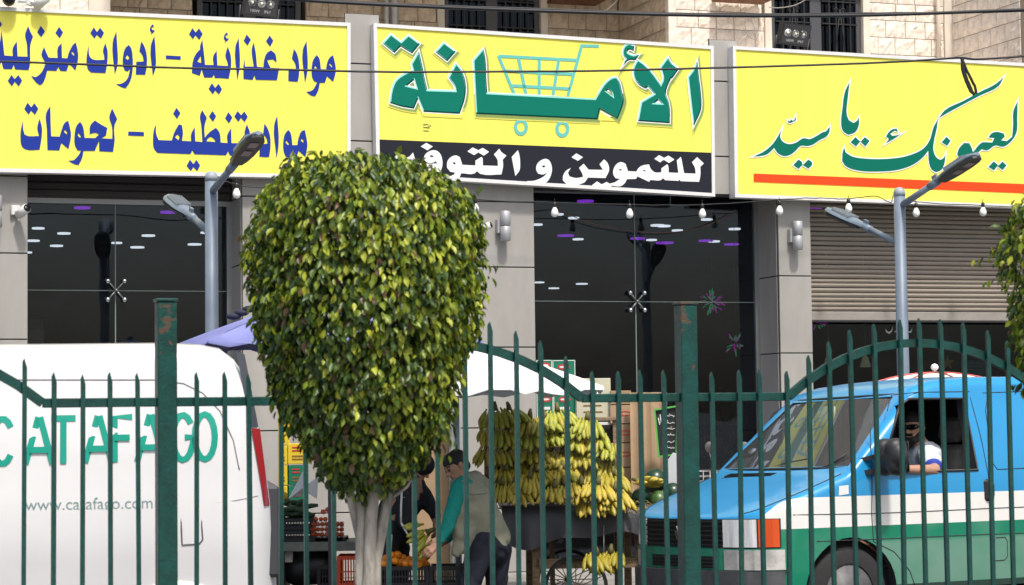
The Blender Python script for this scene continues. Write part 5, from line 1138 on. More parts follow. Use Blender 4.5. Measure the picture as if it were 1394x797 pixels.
# --- banana cart
CY_ = 18.0; c0 = P_(688, 690, CY_); c1_ = P_(905, 690, CY_); zt = (c0.z + c1_.z) / 2
cart = empty('market_cart', (c0.x, CY_, 0), R(3), 'wheeled market cart covered with a dark grey tarpaulin under the banana bunches', 'cart')
Wc = c1_.x - c0.x
wood2 = mat('raw_wood', (.24, .17, .1), .85, n=.4, ns=10, stretch=(1, 1, 8))
MB().box(0, Wc, .05, 1.1, zt - .05, zt - .012).build('table_top', wood2, cart)
tarp = mat('grey_tarpaulin', (.062, .064, .072), .55, n=.15, ns=3, bump=.25, bs=9)
P = []; nx = 40
ys = [1.1, .8, .5, .25, .08, .0, -.03, -.04, -.045, -.05, -.05]
for j in range(11):
    row = []
    for i in range(nx + 1):
        x = -.03 + (Wc + .06) * i / nx; f = j / 10; q = max(0, (j - 5) / 5)
        hang = .27 + .05 * math.sin(x * 5.2 + .5) + .03 * math.sin(x * 11)
        y = ys[j] + q * .03 * math.sin(x * 19 + 1.3 * math.sin(x * 4)); z = zt + .004 - q * hang + (0 if j > 4 else .006 * math.sin(x * 13 + j * 2))
        row.append((x, y, z))
    P.append(row)
b = MB(); b.smooth = True; b.grid(P); b.build('tarpaulin', tarp, cart)
for x, y in ((.25, .12), (Wc - .2, .12), (.25, 1.0), (Wc - .2, 1.0)): MB().box(x - .03, x + .03, y - .03, y + .03, 0 if x > 1 else .0, zt - .05, .004).build('leg', wood2, cart)
MB().box(.25, Wc - .2, .09, .13, .42, .5).build('crossbar', wood2, cart)
rust_m = mat('rusty_iron', (.1, .06, .045), .8, n=.4, ns=20)
wx_ = P_(785, 790, CY_).x - c0.x
for y in (.06, 1.0):
    wo = MB().lathe([(.235, -.02), (.255, -.018), (.265, 0), (.255, .018), (.235, .02)], (wx_, y, .265), 30, 'y', cap=False).build('wheel', tyre_m, cart)
    
    for k in range(8): a = k * math.pi / 8; MB().tube([(wx_ - .23 * math.cos(a), y, .265 - .23 * math.sin(a)), (wx_ + .23 * math.cos(a), y, .265 + .23 * math.sin(a))], .004, 4).build('spoke', rust_m, wo)
# the rack the bananas hang from
rack = empty('banana_rack', (c0.x, CY_ + .5, 0), R(3), 'wooden rack standing on the cart behind the hanging banana bunches', 'rack')
x0r, x1r = P_(662, 600, 18.5).x - c0.x, P_(838, 600, 18.5).x - c0.x; zr0 = P_(700, 572, 18.5).z
for x in (x0r, (x0r + x1r) / 2, x1r): MB().box(x - .02, x + .02, -.02, .02, 0, zr0 + .02, .003).build('upright', wood2, rack)
for z in (zr0, zr0 - .22, zr0 - .44, zr0 - .64): MB().box(x0r - .02, x1r + .02, -.045, -.022, z - .015, z + .015, .003).build('shelf_bar', wood2, rack)
back = MB().box(x0r, x1r, .03, .045, zt + .02, zr0 - .05).build('back_cloth', mat('dark_cloth', (.02, .02, .018), .95), rack)
# --- bananas
def ban_mat(name, c, c2):
    m = mat(name, c, .45, ns=30, col2=c2, bump=.1); return m
ban_g = ban_mat('banana_green_yellow', (.42, .42, .055), (.24, .27, .035)); ban_y = ban_mat('banana_yellow', (.55, .42, .05), (.34, .28, .04)); ban_m = ban_mat('banana_mid', (.43, .35, .042), (.27, .24, .03)); tipm = mat('banana_tip', (.05, .035, .015), .8)
def ban_mesh(m, curl, L):
    b = MB(); pts = []; rr_ = []
    n_ = 8
    for i in range(n_ + 1):
        q = i / n_; a = curl * (q - .1); pts.append((0, -math.sin(a) * L / max(curl, .1) * .9 * (1 if True else 0), -q * L * math.cos(a * .5))); rr_.append([.008, .010, .018, .024, .026, .026, .023, .015, .006][i])
    b.tube(pts, rr_, 6); b.mat(1).tube([pts[-1], (pts[-1][0], pts[-1][1], pts[-1][2] - .008)], [.005, .004], 5)
    o = b.build('banana', [m, tipm], None); me = o.data; bpy.data.objects.remove(o)
    for p_ in me.polygons: p_.use_smooth = True
    return me
BM = {k: [ban_mesh(m, c, L) for c, L in ((.6, .145), (.9, .155), (1.15, .15))] for k, m in (('g', ban_g), ('m', ban_m), ('y', ban_y))}
def bunch(loc, kind, label, r, nb=13, sc_=1.0, rz=0.0, tilt=0.0, name='banana_bunch', group='banana bunches'):
    t = empty(name, loc, rz, label, 'bananas', group); t.rotation_euler = (tilt, r.uniform(-.15, .15), rz)
    MB().tube([(0, .02, .05), (0, 0, .02), (0, .0, -.02)], [.012, .02, .026], 7).build('stalk', BM_STALK, t)
    for row, (cnt, tl, yo) in enumerate(((nb // 2, .1, .02), (nb - nb // 2, .34, -.015))):
        for i in range(cnt):
            f = (i + .5) / cnt - .5; fan = f * .85
            e = (-tl - .12 * r.random(), 0, fan)   # lean out, spread sideways
            o = link_mesh('banana', r.choice(BM[kind if r.random() > .12 else r.choice('gmy')]), t, (f * .19, yo - .02 * math.cos(f * 3), -.01 - row * .02 + r.uniform(-.008, .008)))
            o.rotation_euler = (-(tl * .5 + r.uniform(0, .12)) + .12, -fan * .75 + r.uniform(-.08, .08), fan * .9 + r.uniform(-.15, .15)); o.scale = (sc_ * r.uniform(.9, 1.08), sc_ * r.uniform(.9, 1.08), sc_ * r.uniform(.86, 1.1))
    return t
BM_STALK = mat('banana_stalk', (.12, .11, .03), .7)
k4 = 1 / 2.365
cols_ = [('left', [(128, 262), (172, 262), (118, 318), (165, 322), (113, 385), (168, 390), (204, 330), (163, 455), (205, 425), (150, 500), (190, 505)]),
         ('middle', [(240, 285), (288, 290), (328, 265), (262, 330), (318, 325), (250, 385), (300, 395), (345, 400), (262, 455), (240, 480), (345, 450), (320, 510), (350, 500)]),
         ('right', [(380, 300), (425, 292), (405, 345), (452, 340), (485, 372), (412, 395), (440, 440), (490, 425), (405, 500), (460, 500), (508, 470), (440, 545), (490, 540), (515, 520)])]
rb = random.Random(11)
ROWN = ['topmost', 'second', 'third', 'fourth', 'fifth', 'sixth', 'seventh', 'eighth', 'ninth', 'tenth', 'eleventh', 'twelfth', 'thirteenth', 'lowest but one', 'lowest']
for nm, lst in cols_:
    srt = sorted(lst, key=lambda q: q[1])
    for i, (zx, zy) in enumerate(srt):
        py = 460 + zy * k4 - 15; px = 620 + zx * k4; low = zy > 470; kind = 'y' if low else ('m' if zy > 380 or rb.random() < .3 else 'g')
        Yd = 18.28 - .04 * rb.random() - (.12 if zy > 440 else 0) - (.2 if low else 0)
        bunch(P_(px, py, Yd), kind, '%s bunch from the top in the %s stack of bananas, %s' % (ROWN[i], nm, {'g': 'still greenish', 'm': 'turning yellow', 'y': 'ripe yellow'}[kind]), rb, rb.choice((12, 13, 14)), 1.0, rb.uniform(-.4, .4), rb.uniform(-.1, .15))
bunch(P_(812, 752, 17.86), 'm', 'left half of the banana hand hanging below the cart edge', rb, 12, 1.05, .5); bunch(P_(832, 750, 17.9), 'm', 'right half of the banana hand hanging below the cart edge', rb, 12, 1.05, -.5)
MB_r = MB().tube([P_(822, 752, 17.9) - P_(822, 752, 17.9), P_(822, 715, 17.97) - P_(822, 752, 17.9)], .004, 5).build('cord', cab2, None, P_(822, 752, 17.9)); tag(MB_r, 'thin cord holding the banana hand below the cart edge', 'cord')
bunch(P_(868, 655, 18.1), 'y', 'small yellow banana hand lying on straw beside the watermelons', rb, 9, .9, 1.1, -.9)
# --- watermelons, straw
wm = mat('watermelon_rind', (.012, .045, .022), .3, n=.3, ns=9); wm2 = mat('watermelon_striped', (.06, .13, .03), .35, ns=6, col2=(.012, .04, .016), stretch=(1, 1, .2))
for (px, py, r_, m, lb, Y) in ((892, 655, .1, wm, 'large dark green watermelon standing highest in the pile beside the bananas', 18.35), (873, 679, .085, wm, 'dark watermelon low on the left of the melon pile on straw', 18.15), (897, 682, .08, wm2, 'striped watermelon in front of the melon pile on straw', 18.05), (916, 672, .085, wm, 'dark green watermelon at the right of the pile by the van bonnet', 18.3)):
    p = P_(px, py, Y); b = MB().ball((0, 0, 0), r_, 20, 14, 1, 1, 1.05); o = b.build('watermelon', m, None, p, (0, R(rb.uniform(-25, 25)), 0)); tag(o, lb, 'watermelon', 'watermelons on the cart')
b = MB(); rs = random.Random(2)
for i in range(420):
    px = rs.uniform(850, 912); p = P_(px, rs.uniform(688, 703) - (px > 865) * 3, rs.uniform(17.95, 18.35)) - P_(880, 690, 18); d = Vector((rs.uniform(-1, 1), rs.uniform(-.4, .4), rs.uniform(-.25, .45))).normalized() * rs.uniform(.03, .09)
    b.tube([p, p + d * .5 + Vector((0, 0, .008)), p + d], .0016, 3, False)
o = b.build('straw', mat('straw', (.5, .38, .17), .9), None, P_(880, 690, 18)); tag(o, 'loose straw bedding under the watermelons', 'straw', kind='stuff')
# --- cartons
card = mat('cardboard', (.36, .24, .135), .9, n=.1, ns=4); card2 = mat('cardboard_light', (.43, .3, .18), .9, n=.1, ns=4); tape = mat('packing_tape', (.5, .4, .25), .35); gbox = mat('green_carton', (.0, .17, .09), .6, n=.08, ns=5)
redp = mat('red_print', (.55, .03, .03), .6); whp = mat('white_print', (.75, .75, .73), .6); creamb = mat('cream_carton', (.56, .54, .4), .8, n=.06); yelb = mat('yellow_carton', (.75, .55, .03), .7, n=.06)
def carton(px0, py0, px1, py1, Y, depth, m, label, cat='box', deco=None, group=None, rz=0.0):
    a = P_(px0, py1, Y); c = P_(px1, py0, Y); w_, h_ = c.x - a.x, c.z - a.z
    t = empty('carton', ((a.x + c.x) / 2, Y, a.z), rz, label, cat, group)
    MB().box(-w_ / 2, w_ / 2, 0, depth, 0, h_, .003).build('box', m, t)
    MB().box(-w_ / 2 + .001, w_ / 2 - .001, depth * .45, depth * .55, h_ + .0005, h_ + .0015).build('tape', tape, t)
    if deco == 'oval': flat_curve('label', [[(.055 * math.cos(i * math.pi / 6), .022 * math.sin(i * math.pi / 6)) for i in range(12)], [(.045 * math.cos(i * math.pi / 6), .014 * math.sin(i * math.pi / 6)) for i in range(12)]], redp, t, .001, (w_ * .22, -.002, h_ * .55), (R(90), 0, 0))
    if deco == 'brand':
        flat_curve('label', [[(.055 * math.cos(i * math.pi / 6), .024 * math.sin(i * math.pi / 6)) for i in range(12)]], redp, t, .001, (0, -.002, h_ * .72), (R(90), 0, 0))
        flat_curve('label', [[(.04 * math.cos(i * math.pi / 6), .009 * math.sin(i * math.pi / 6)) for i in range(12)]], whp, t, .001, (0, -.0035, h_ * .72), (R(90), 0, 0))
        MB().box(-.045, .045, -.003, -.001, h_ * .5, h_ * .56).build('label', whp, t)
        pts = [(-.08 + .16 * i / 20, -.003, h_ * .28 + .016 * math.sin(i * 1.7) * math.cos(i * .6)) for i in range(21)]; MB().tube(pts, .004, 4).build('label', whp, t)
        pts = [(-.07 + .14 * i / 20, -.003, h_ * .16 + .01 * math.sin(i * .35)) for i in range(21)]; MB().tube(pts, .004, 4).build('label', mat('yellow_print', (.6, .45, .05), .6), t)
        for x in (-w_ / 2 + .004, w_ / 2 - .004): MB().box(x - .003, x + .003, -.003, -.001, .003, h_ - .003).build('label', whp, t)
        MB().box(-w_ / 2 + .004, w_ / 2 - .004, -.003, -.001, h_ - .01, h_ - .004).build('label', whp, t)
    if deco == 'lines':
        for q in (.2, .35, .62, .78): MB().box(-w_ * .3, w_ * (.3 - q * .2), -.003, -.001, h_ * q, h_ * q + .012).build('label', redp if q > .6 else mat('brown_print', (.25, .12, .03), .7), t)
    return t
YB_ = 19.4
def stack_up(px0, px1, ys_, Y, depth, m, labels, decos, group):
    for (a, b_), lb, dc, mm in zip(ys_, labels, decos, m): carton(px0, a, px1, b_, Y, depth, mm, lb, 'box', dc, group)
carton(730, 490, 751.5, 517, YB_, .25, gbox, 'green printed carton at the left of the top pair behind the parasol', deco='brand', group='green cartons'); carton(752.5, 490, 783, 525, YB_, .3, gbox, 'green printed carton at the right of the top pair behind the parasol', deco='brand', group='green cartons')
carton(731, 526, 753, 590, YB_, .25, gbox, 'green carton under the parasol edge, left of two', deco='brand', group='green cartons'); carton(754, 526, 784, 590, YB_, .3, gbox, 'green carton under the parasol edge, right of two', deco='brand', group='green cartons')
carton(785, 515, 831, 574, YB_ - .05, .35, creamb, 'wide cream carton beside the green cartons behind the fence', deco='lines'); carton(786, 575, 830, 604, YB_ - .05, .35, mat('white_carton', (.68, .68, .66), .7), 'low white carton under the cream carton')
carton(731, 591, 784, 690, YB_, .35, card, 'brown carton at the bottom behind the middle bananas'); carton(786, 605, 830, 700, YB_ - .05, .35, card, 'brown carton under the white one behind the right bananas')
for i, (a, b_) in enumerate(((532, 551), (552, 577), (578, 603), (604, 636), (637, 690))): carton(831, a, 859, b_, YB_ - .1, .35, card2 if i % 2 else card, ['topmost', 'second', 'third', 'fourth', 'lowest'][i] + ' brown carton in the narrow stack right of the bananas', deco='oval', group='stacked cartons')
a = P_(860, 700, 19.15); c = P_(908, 534, 19.15)
o = MB(); n_ = 14; P = [[(a.x + (c.x - a.x) * i / n_ - a.x, .012 * math.sin(i * 1.3) + .03 * z, (c.z - a.z) * z) for i in range(n_ + 1)] for z in (0, .25, .5, .75, 1)]; o.smooth = False; o.grid(P); o.grid([[(x, y + .006, z) for x, y, z in r_] for r_ in P])
ob = o.build('cardboard_sheet', card2, None, a); tag(ob, 'large upright sheet of brown cardboard between the carton stack and the chalkboard', 'cardboard')
# --- cardboard behind the tree, on the pillar side
ob = MB().box(0, P_(611, 600, 19.6).x - P_(560, 600, 19.6).x, 0, .3, 0, P_(590, 555, 19.6).z - .14, .004).build('carton', card2, None, (P_(560, 600, 19.6).x, 19.6, .13)); tag(ob, 'tall brown carton behind the seller and right of the tree trunk', 'box')
ob = MB().box(0, .1, 0, .3, 0, P_(590, 560, 19.55).z - .2, .004).build('carton', mat('pale_plastic_wrap', (.4, .42, .36), .3, n=.3, ns=20), None, (P_(611, 600, 19.5).x, 19.5, .13)); tag(ob, 'pale wrapped carton edge beside the grey pole behind the seller', 'box')
o = MB().tube([(0, 0, 0), (0, 0, 2.0)], .035, 10).build('steel_post', mat('pale_steel', (.4, .46, .5), .4, .4), None, (P_(622, 600, 19.3).x, 19.3, .1)); tag(o, 'pale blue grey steel post behind the head of the banana seller', 'post')
# --- chalkboard, moped, white panel
cb = empty('chalkboard', P_(897, 622, 18.9), R(-8), 'black menu board in a bright green frame with white Arabic writing right of the cartons', 'sign')
q = [(0, 0), (.15, .02), (.165, .43), (-.03, .4)]
MB().prism(q, 0, .02).build('board', mat('chalkboard_black', (.015, .017, .018), .6), cb)
gfm = mat('lime_frame', (.1, .45, .08), .5)
for i in range(4):
    a_, b__ = q[i], q[(i + 1) % 4]; MB().bar((a_[0], -.004, a_[1]), (b__[0], -.004, b__[1]), .014, .03, (0, 1, 0)).build('frame', gfm, cb)
for k in range(6):
    z = .07 + k * .055; pts = []; x = .03 + .02 * rs.random()
    while x < .14: pts.append((x, -.003, z + rs.uniform(-.01, .01))); x += .007
    MB().tube(pts, .0028, 4).build('lettering', whp, cb)
    MB().ball((rs.uniform(.04, .12), -.003, z + .016), .004, 6, 4).build('lettering', whp, cb)
pts = [(.0, -.003, .33), (.01, -.003, .27), (.022, -.003, .3), (.015, -.003, .36), (.0, -.003, .33)]; MB().tube(pts, .004, 4).build('drawing', whp, cb)
ps = P_(912, 670, 18.7)
o = MB().prism([(-.08, 0), (.09, 0), (.1, .3), (.03, .33), (-.05, .22)], 0, .05).build('white_screen', mat('white_plastic', (.66, .68, .7), .4), None, ps, (0, 0, R(-15))); tag(o, 'white plastic panel under the chalkboard behind the watermelons', 'panel')
mo = empty('moped', (P_(1046, 640, 19.3).x, 19.3, .13), R(-152), 'dark moped with wire basket and round mirrors behind the striped van nose', 'moped')
for x in (-.6, .6):
    wh = MB().lathe([(.24, -.03), (.28, -.035), (.3, 0), (.28, .035), (.24, .03)], (x, 0, .3), 24, 'y', cap=False).build('wheel', tyre_m, mo)
    for k in range(5): a = k * math.pi / 5; MB().tube([(x - .25 * math.cos(a), 0, .3 - .25 * math.sin(a)), (x + .25 * math.cos(a), 0, .3 + .25 * math.sin(a))], .004, 4).build('spoke', chrome, wh)
bkm = mat('moped_dark', (.025, .027, .03), .35)
MB().tube([(.6, 0, .3), (.45, 0, .8), (.4, 0, 1.0)], .025, 8).build('fork', chrome, mo); MB().tube([(.42, 0, .85), (.1, 0, .5), (-.3, 0, .45), (-.6, 0, .3)], .04, 8).build('frame', bkm, mo)
blob('seat', [((-.5, 0, .8), .09, (.1, 0, .78), .08, .6, (0, 0, 1))], bkm, mo, .03, 2); blob('tank', [((.1, 0, .72), .1, (.35, 0, .78), .1)], bkm, mo, .03, 2)
MB().tube([(.36, -.33, 1.05), (.4, -.1, 1.0), (.4, .1, 1.0), (.36, .33, 1.05)], .014, 8).build('handlebar', chrome, mo)
for s_ in (-1, 1):
    m_ = MB().tube([(.4, s_ * .22, 1.02), (.43, s_ * .27, 1.2)], .006, 6).build('mirror_stalk', chrome, mo); MB().ball((.43, s_ * .27, 1.25), .06, 14, 8, .35, 1.2, .8).build('mirror', mat('mirror_back', (.3, .3, .3), .35, .5), m_)
MB().lathe([(.02, -.08), (.07, -.05), (.085, 0), (.08, .01)], (.5, 0, .92), 16, 'x').build('headlight', chrome, mo)
bk = MB()
for k in range(7):
    z = .78 + k * .045; bk.tube([(.5, -.16, z), (.78, -.16, z), (.78, .16, z), (.5, .16, z), (.5, -.16, z)], .004, 4)
for x, y in [(.5 + .07 * i, s_ * .16) for i in range(5) for s_ in (-1, 1)] + [(.78, -.16 + .08 * i) for i in range(5)]: bk.tube([(x, y, .78), (x, y, 1.05)], .004, 4)
bk.build('basket', mat('basket_wire', (.4, .4, .4), .4, .4), mo)
# --- left stall: counter, crates, tomatoes
YS = 17.9
cn = empty('fruit_counter', (P_(372, 740, YS).x, YS, 0), 0, 'low grey plank counter carrying produce crates left of the tree trunk', 'counter')
wS = P_(500, 740, YS).x - P_(372, 740, YS).x; zS = P_(400, 738.5, YS).z
for k in range(3): MB().box(0, wS, k * .2, k * .2 + .19, zS - .075, zS, .006).build('plank', mat('grey_plank', (.2, .21, .18), .8, n=.25, ns=6), cn)
for x in (.05, wS - .05): MB().box(x - .03, x + .03, .02, .55, 0, zS - .076).build('leg', rust_m, cn)
plb = mat('black_plastic', (.018, .019, .022), .45); 
def crate(px0, px1, py0, py1, Y, dp, label, m=plb, group='plastic crates', rz=0.0):
    a = P_(px0, py1, Y); c = P_(px1, py0, Y); w_, h_ = c.x - a.x, c.z - a.z; t = empty('plastic_crate', (a.x + w_ / 2, Y, a.z), rz, label, 'crate', group)
    b = MB(); b.box(-w_ / 2, w_ / 2, 0, dp, 0, .012)
    for cx_ in (-w_ / 2, w_ / 2 - .02):
        for cy_ in (0, dp - .02): b.box(cx_ - .001, cx_ + .021, cy_ - .001, cy_ + .021, -.001, h_ + .001)
    for z0, z1 in ((0.013, .03), (h_ - .03, h_)):
        b.box(-w_ / 2, w_ / 2, 0, .014, z0, z1); b.box(-w_ / 2, w_ / 2, dp - .014, dp, z0, z1); b.box(-w_ / 2, -w_ / 2 + .014, .014, dp - .014, z0, z1); b.box(w_ / 2 - .014, w_ / 2, .014, dp - .014, z0, z1)
    b.build('shell', m, t); n_ = max(4, int(w_ / .022)); b = MB()
    for i in range(n_ + 1):
        x = -w_ / 2 + w_ * i / n_
        for y in (.004, dp - .01): b.box(x - .0045, x + .0045, y, y + .006, .03, h_ - .03)
    for i in range(8):
        y = dp * (i + .5) / 8
        for x in (-w_ / 2 + .003, w_ / 2 - .009): b.box(x, x + .006, y - .006, y + .006, .03, h_ - .03)
    for z in (h_ * .5,): b.box(-w_ / 2, w_ / 2, .002, .009, z - .005, z + .005)
    b.build('slats', m, t); return t, w_, h_
crate(380, 426, 706, 722, YS + .03, .3, 'upper black crate of greens on the counter beside the white van'); crate(380, 426, 722.5, 738, YS + .03, .3, 'lower black crate on the counter beside the white van')
cuc = mat('cucumber_green', (.03, .07, .03), .6, n=.4, ns=25)
pc = P_(403, 706, YS + .03); i_ = 0
for i in range(26):
    p = P_(rs.uniform(382, 424), rs.uniform(684, 706), YS + rs.uniform(.05, .3)); ang = rs.uniform(-1.2, 1.2); L = rs.uniform(.05, .08)
    o = MB().tube([(-L * math.cos(ang), 0, -L * math.sin(ang) * .4), (0, 0, .008), (L * math.cos(ang), rs.uniform(-.02, .02), L * math.sin(ang) * .4)], [.014, .021, .012], 8).build('cucumber', cuc, None, p); tag(o, 'dark green cucumber heaped on the black crate beside the white van', 'cucumber', 'cucumbers heaped on the black crate')
tom = mat('tomato_orange_red', (.75, .13, .035), .25, n=.2, ns=6); 
def heap(name, cat, label, group, m, pts, r_, Y):
    me = None
    for i, (px, py, dy) in enumerate(pts):
        if me is None:
            o = MB().ball((0, 0, 0), r_, 12, 8, 1, 1, .9).build(name, m, None); me = o.data; bpy.data.objects.remove(o)
        o = link_mesh(name, me, None, P_(px, py, Y + dy), (rs.uniform(0, 1), rs.uniform(0, 1), rs.uniform(0, 3)), (rs.uniform(.9, 1.1),) * 3); tag(o, label, cat, group)
Tp = [(x + rs.uniform(-.6, .6), y, dy) for y in (728, 721, 714) for x in (427, 433, 439, 445) for dy in (.03,)] + [(x, 707, .08) for x in (430, 437, 443)]
heap('tomato', 'tomato', 'orange red tomato in the left packed block on the counter', 'tomatoes in the left block', tom, Tp, .021, YS)
Tp2 = [(x, y, .03) for y in (728, 721, 714) for x in (453, 459, 465)] + [(440, 697, .1), (446, 694, .12), (452, 700, .1)]
heap('tomato', 'tomato', 'orange red tomato in the right packed block on the counter', 'tomatoes in the right block', tom, Tp2, .021, YS)
clr = glass('clear_wrap', (.85, .86, .86), 1.2)
for a, b_, lb in ((424, 447, 'left'), (450, 468, 'right')):
    pa = P_(a, 731.5, YS); pb = P_(b_, 710, YS); o = MB().box(0, pb.x - pa.x, 0, .05, 0, pb.z - pa.z).build('plastic_punnet', clr, None, pa); tag(o, 'clear plastic wrap round the %s block of tomatoes on the counter' % lb, 'punnet', 'clear wraps')
crate(425, 470, 731.8, 738.3, YS + .01, .3, 'shallow black tray under the tomatoes on the counter')
p = P_(386, 676, YS + .2); o = MB().ball((0, 0, 0), .038, 14, 8).build('yellow_melon', mat('melon_yellow', (.6, .4, .05), .5), None, p); tag(o, 'small yellow melon on top of the heap of cucumbers', 'melon')
# paper poster-like cartons behind
for i, (y0, y1) in enumerate(((560, 588), (589, 606), (607, 633), (634, 661), (662, 682))):
    carton(378.5, y0, 391, y1, 19.0, .2, yelb, ['topmost', 'second', 'third', 'fourth', 'lowest'][i] + ' yellow carton in the narrow stack behind the van tail light', deco='lines', group='yellow cartons')
carton(392, 604, 420, 632, 19.0, .25, yelb, 'wide yellow carton above the green one left of the tree trunk', deco='lines'); carton(393, 634, 416, 661, 19.0, .25, gbox, 'green carton below the wide yellow one left of the trunk', deco='lines'); carton(393, 662, 416, 700, 19.0, .25, gbox, 'lower green carton beside the yellow stack left of the trunk', deco='lines')
pw = P_(412, 660, 18.4); b = MB()
b.add([(-.12, 0, -.12), (.02, -.03, .13), (.05, .02, .02), (-.0, -.04, -.03), (.13, .01, .06), (.12, -.02, -.12), (.04, .02, -.07)], [(0, 1, 3), (1, 2, 3), (3, 2, 4), (3, 4, 5), (3, 5, 6), (0, 3, 6)])
o = b.build('crumpled_paper', cloth_w, None, pw); tag(o, 'crumpled white paper sheet behind the cucumbers left of the trunk', 'paper'); so_ = o.modifiers.new('s', 'SOLIDIFY'); so_.thickness = .01
# below the counter
crate(459, 500, 757, 800, YS - .1, .35, 'red plastic crate on the ground left of the tree trunk', mat('red_plastic', (.75, .1, .035), .5)); crate(432, 458, 770, 800, YS + .1, .3, 'black crate on the ground below the tomatoes')
carton(382, 750, 398, 766, YS + .12, .2, mat('white_carton', (.68, .68, .66), .7), 'small white carton under the left end of the counter'); carton(436, 749, 447, 760, YS + .2, .2, mat('blue_white_box', (.2, .35, .6), .6), 'small blue carton under the counter near the trunk')
bb = blob('sack', [((0, 0, .12), .13, (.18, 0, .15), .15), ((.05, 0, .3), .1, (.2, .02, .33), .09)], mat('black_sack', (.012, .012, .013), .5), None, .03, 2, P_(405, 797, YS + .25)); tag(bb, 'black plastic sack bulging in the dark under the counter', 'sack')
# oranges in black crates in front of the seller
YO = 17.0
ca = crate(516, 583, 771, 800, YO, .35, 'left black crate heaped with oranges in front of the stooping seller'); crate(585, 632, 771, 800, YO, .35, 'right black crate beside the legs of the stooping seller')
orm = mat('orange_peel', (.85, .27, .015), .4, n=.15, ns=5, bump=.3, bs=90)
heap('orange', 'orange', 'bright orange fruit heaped in the left black crate', 'oranges in the crate', orm, [(522, 768, .08), (530, 765, .14), (538, 764, .06), (545, 767, .15), (552, 768, .06), (568, 762, .1), (575, 763, .05), (572, 755, .15), (579, 768, .12), (533, 757, .2), (541, 756, .22), (526, 760, .2), (562, 768, .05), (520, 762, .25), (548, 760, .25), (570, 769, .02), (557, 763, .2), (580, 757, .2)], .035, YO)
ban_loc = P_(584, 724, 16.95); hb_ = bunch(ban_loc, 'g', 'green yellow banana bunch held over the orange crate by the sellers', rb, 9, .9, 1.2, .5)
hb_.rotation_euler = (R(20), R(62), R(10))

# ================================================================ PEOPLE
skin = mat('skin_tan', (.4, .215, .14), .55, n=.08, ns=12); hairm = mat('black_hair', (.012, .011, .011), .7, bump=.5, bs=120)
def hand_caps(w_, d, pn, s_=1.0, curl=.5, side=1):
    """palm, four bent fingers and a thumb; w_ wrist, d direction of fingers, pn palm normal"""
    w_ = Vector(w_); d = Vector(d).normalized(); pn = Vector(pn); pn = (pn - d * pn.dot(d)).normalized(); x = d.cross(pn).normalized() * side; c = []
    c.append((w_, .024 * s_, w_ + d * .045 * s_, .026 * s_, .65, tuple(pn))); kn = w_ + d * .085 * s_
    c.append((w_ + d * .03 * s_ - x * .012 * s_, .022 * s_, kn - x * .014 * s_, .018 * s_)); c.append((w_ + d * .03 * s_ + x * .012 * s_, .022 * s_, kn + x * .016 * s_, .018 * s_))
    for i, (o_, L) in enumerate(((-.03, .062), (-.01, .074), (.011, .07), (.03, .055))):
        a = kn + x * o_ * s_; d1_ = (d + pn * curl * .7).normalized(); d2_ = (d + pn * curl * 2.2).normalized(); b_ = a + d1_ * L * .5 * s_; c.append((a, .0095 * s_, b_, .0088 * s_)); c.append((b_, .0088 * s_, b_ + d2_ * L * .5 * s_, .007 * s_))
    a = w_ + d * .025 * s_ - x * .02 * s_; b_ = a + (d * .5 - x * .8 + pn * .4).normalized() * .042 * s_; c.append((a, .014 * s_, b_, .0105 * s_)); c.append((b_, .0105 * s_, b_ + (d * .9 - x * .2 + pn * .5).normalized() * .032 * s_, .008 * s_))
    return c
def head_caps(c, f, upv, r_=.1):
    c = Vector(c); f = Vector(f).normalized(); u = Vector(upv); u = (u - f * u.dot(f)).normalized(); s = f.cross(u).normalized()
    H = lambda a, b_, z: c + f * a * r_ + s * b_ * r_ + u * z * r_
    caps = [(H(-.15, 0, .25), .92 * r_, H(.12, 0, .2), .82 * r_, .86, tuple(s)), (H(.05, 0, -.1), .78 * r_, H(.3, 0, -.75), .42 * r_, .9, tuple(s)), (H(.35, 0, -.5), .45 * r_, H(.5, 0, -.85), .3 * r_),
            (H(.78, 0, .12), .1 * r_, H(1.02, 0, -.22), .15 * r_), (H(.9, .12, -.25), .09 * r_, H(.9, -.12, -.25), .09 * r_), (H(.72, .3, .2), .16 * r_, H(.72, -.3, .2), .16 * r_), (H(.8, .2, -.52), .08 * r_, H(.8, -.2, -.52), .08 * r_)]
    for q in (-1, 1): caps.append((H(-.08, q * .84, .12), .17 * r_, H(.0, q * .84, -.16), .1 * r_, .5, tuple(s)))
    return caps, H
# ---- seller bending over the oranges
YV = 16.95; vb_o = Vector((P_(655, 797, YV).x, YV, 0))
V_ = lambda px, py, dy=0.0: tuple(P_(px, py, YV + dy) - vb_o)
sel = empty('person', vb_o, 0, 'man in a sage vest over a teal sweater stooping over the orange crates', 'person', None)
Nk = V_(633, 655); Ch = V_(643, 686); Wa = V_(660, 722); Pe = V_(664, 742)
hc, Hh = head_caps(V_(622, 636, -.01), (-.75, -.35, -.42), (-.25, .1, .95), .098)
sk = hc + [(V_(628, 644), .056, Nk, .06)] + [(V_(639, 672), .09, Ch, .11), (Ch, .11, Wa, .11), (Wa, .11, Pe, .12)]
sk += [(V_(622, 668, -.14), .055, V_(611, 712, -.2), .042), (V_(611, 712, -.2), .042, V_(597, 742, -.24), .026)] + hand_caps(V_(597, 740, -.24), (-.75, -.25, -.6), (-.3, .6, -.5), 1.0, .5)
sk += [(V_(650, 668, .2), .055, V_(628, 712, .22), .042), (V_(628, 712, .22), .042, V_(604, 738, .1), .026)] + hand_caps(V_(604, 738, .1), (-.8, -.2, -.5), (-.3, -.3, -.8), 1.0, .4, -1)
KL = V_(640, 800, -.12); KR = V_(676, 802, .1)
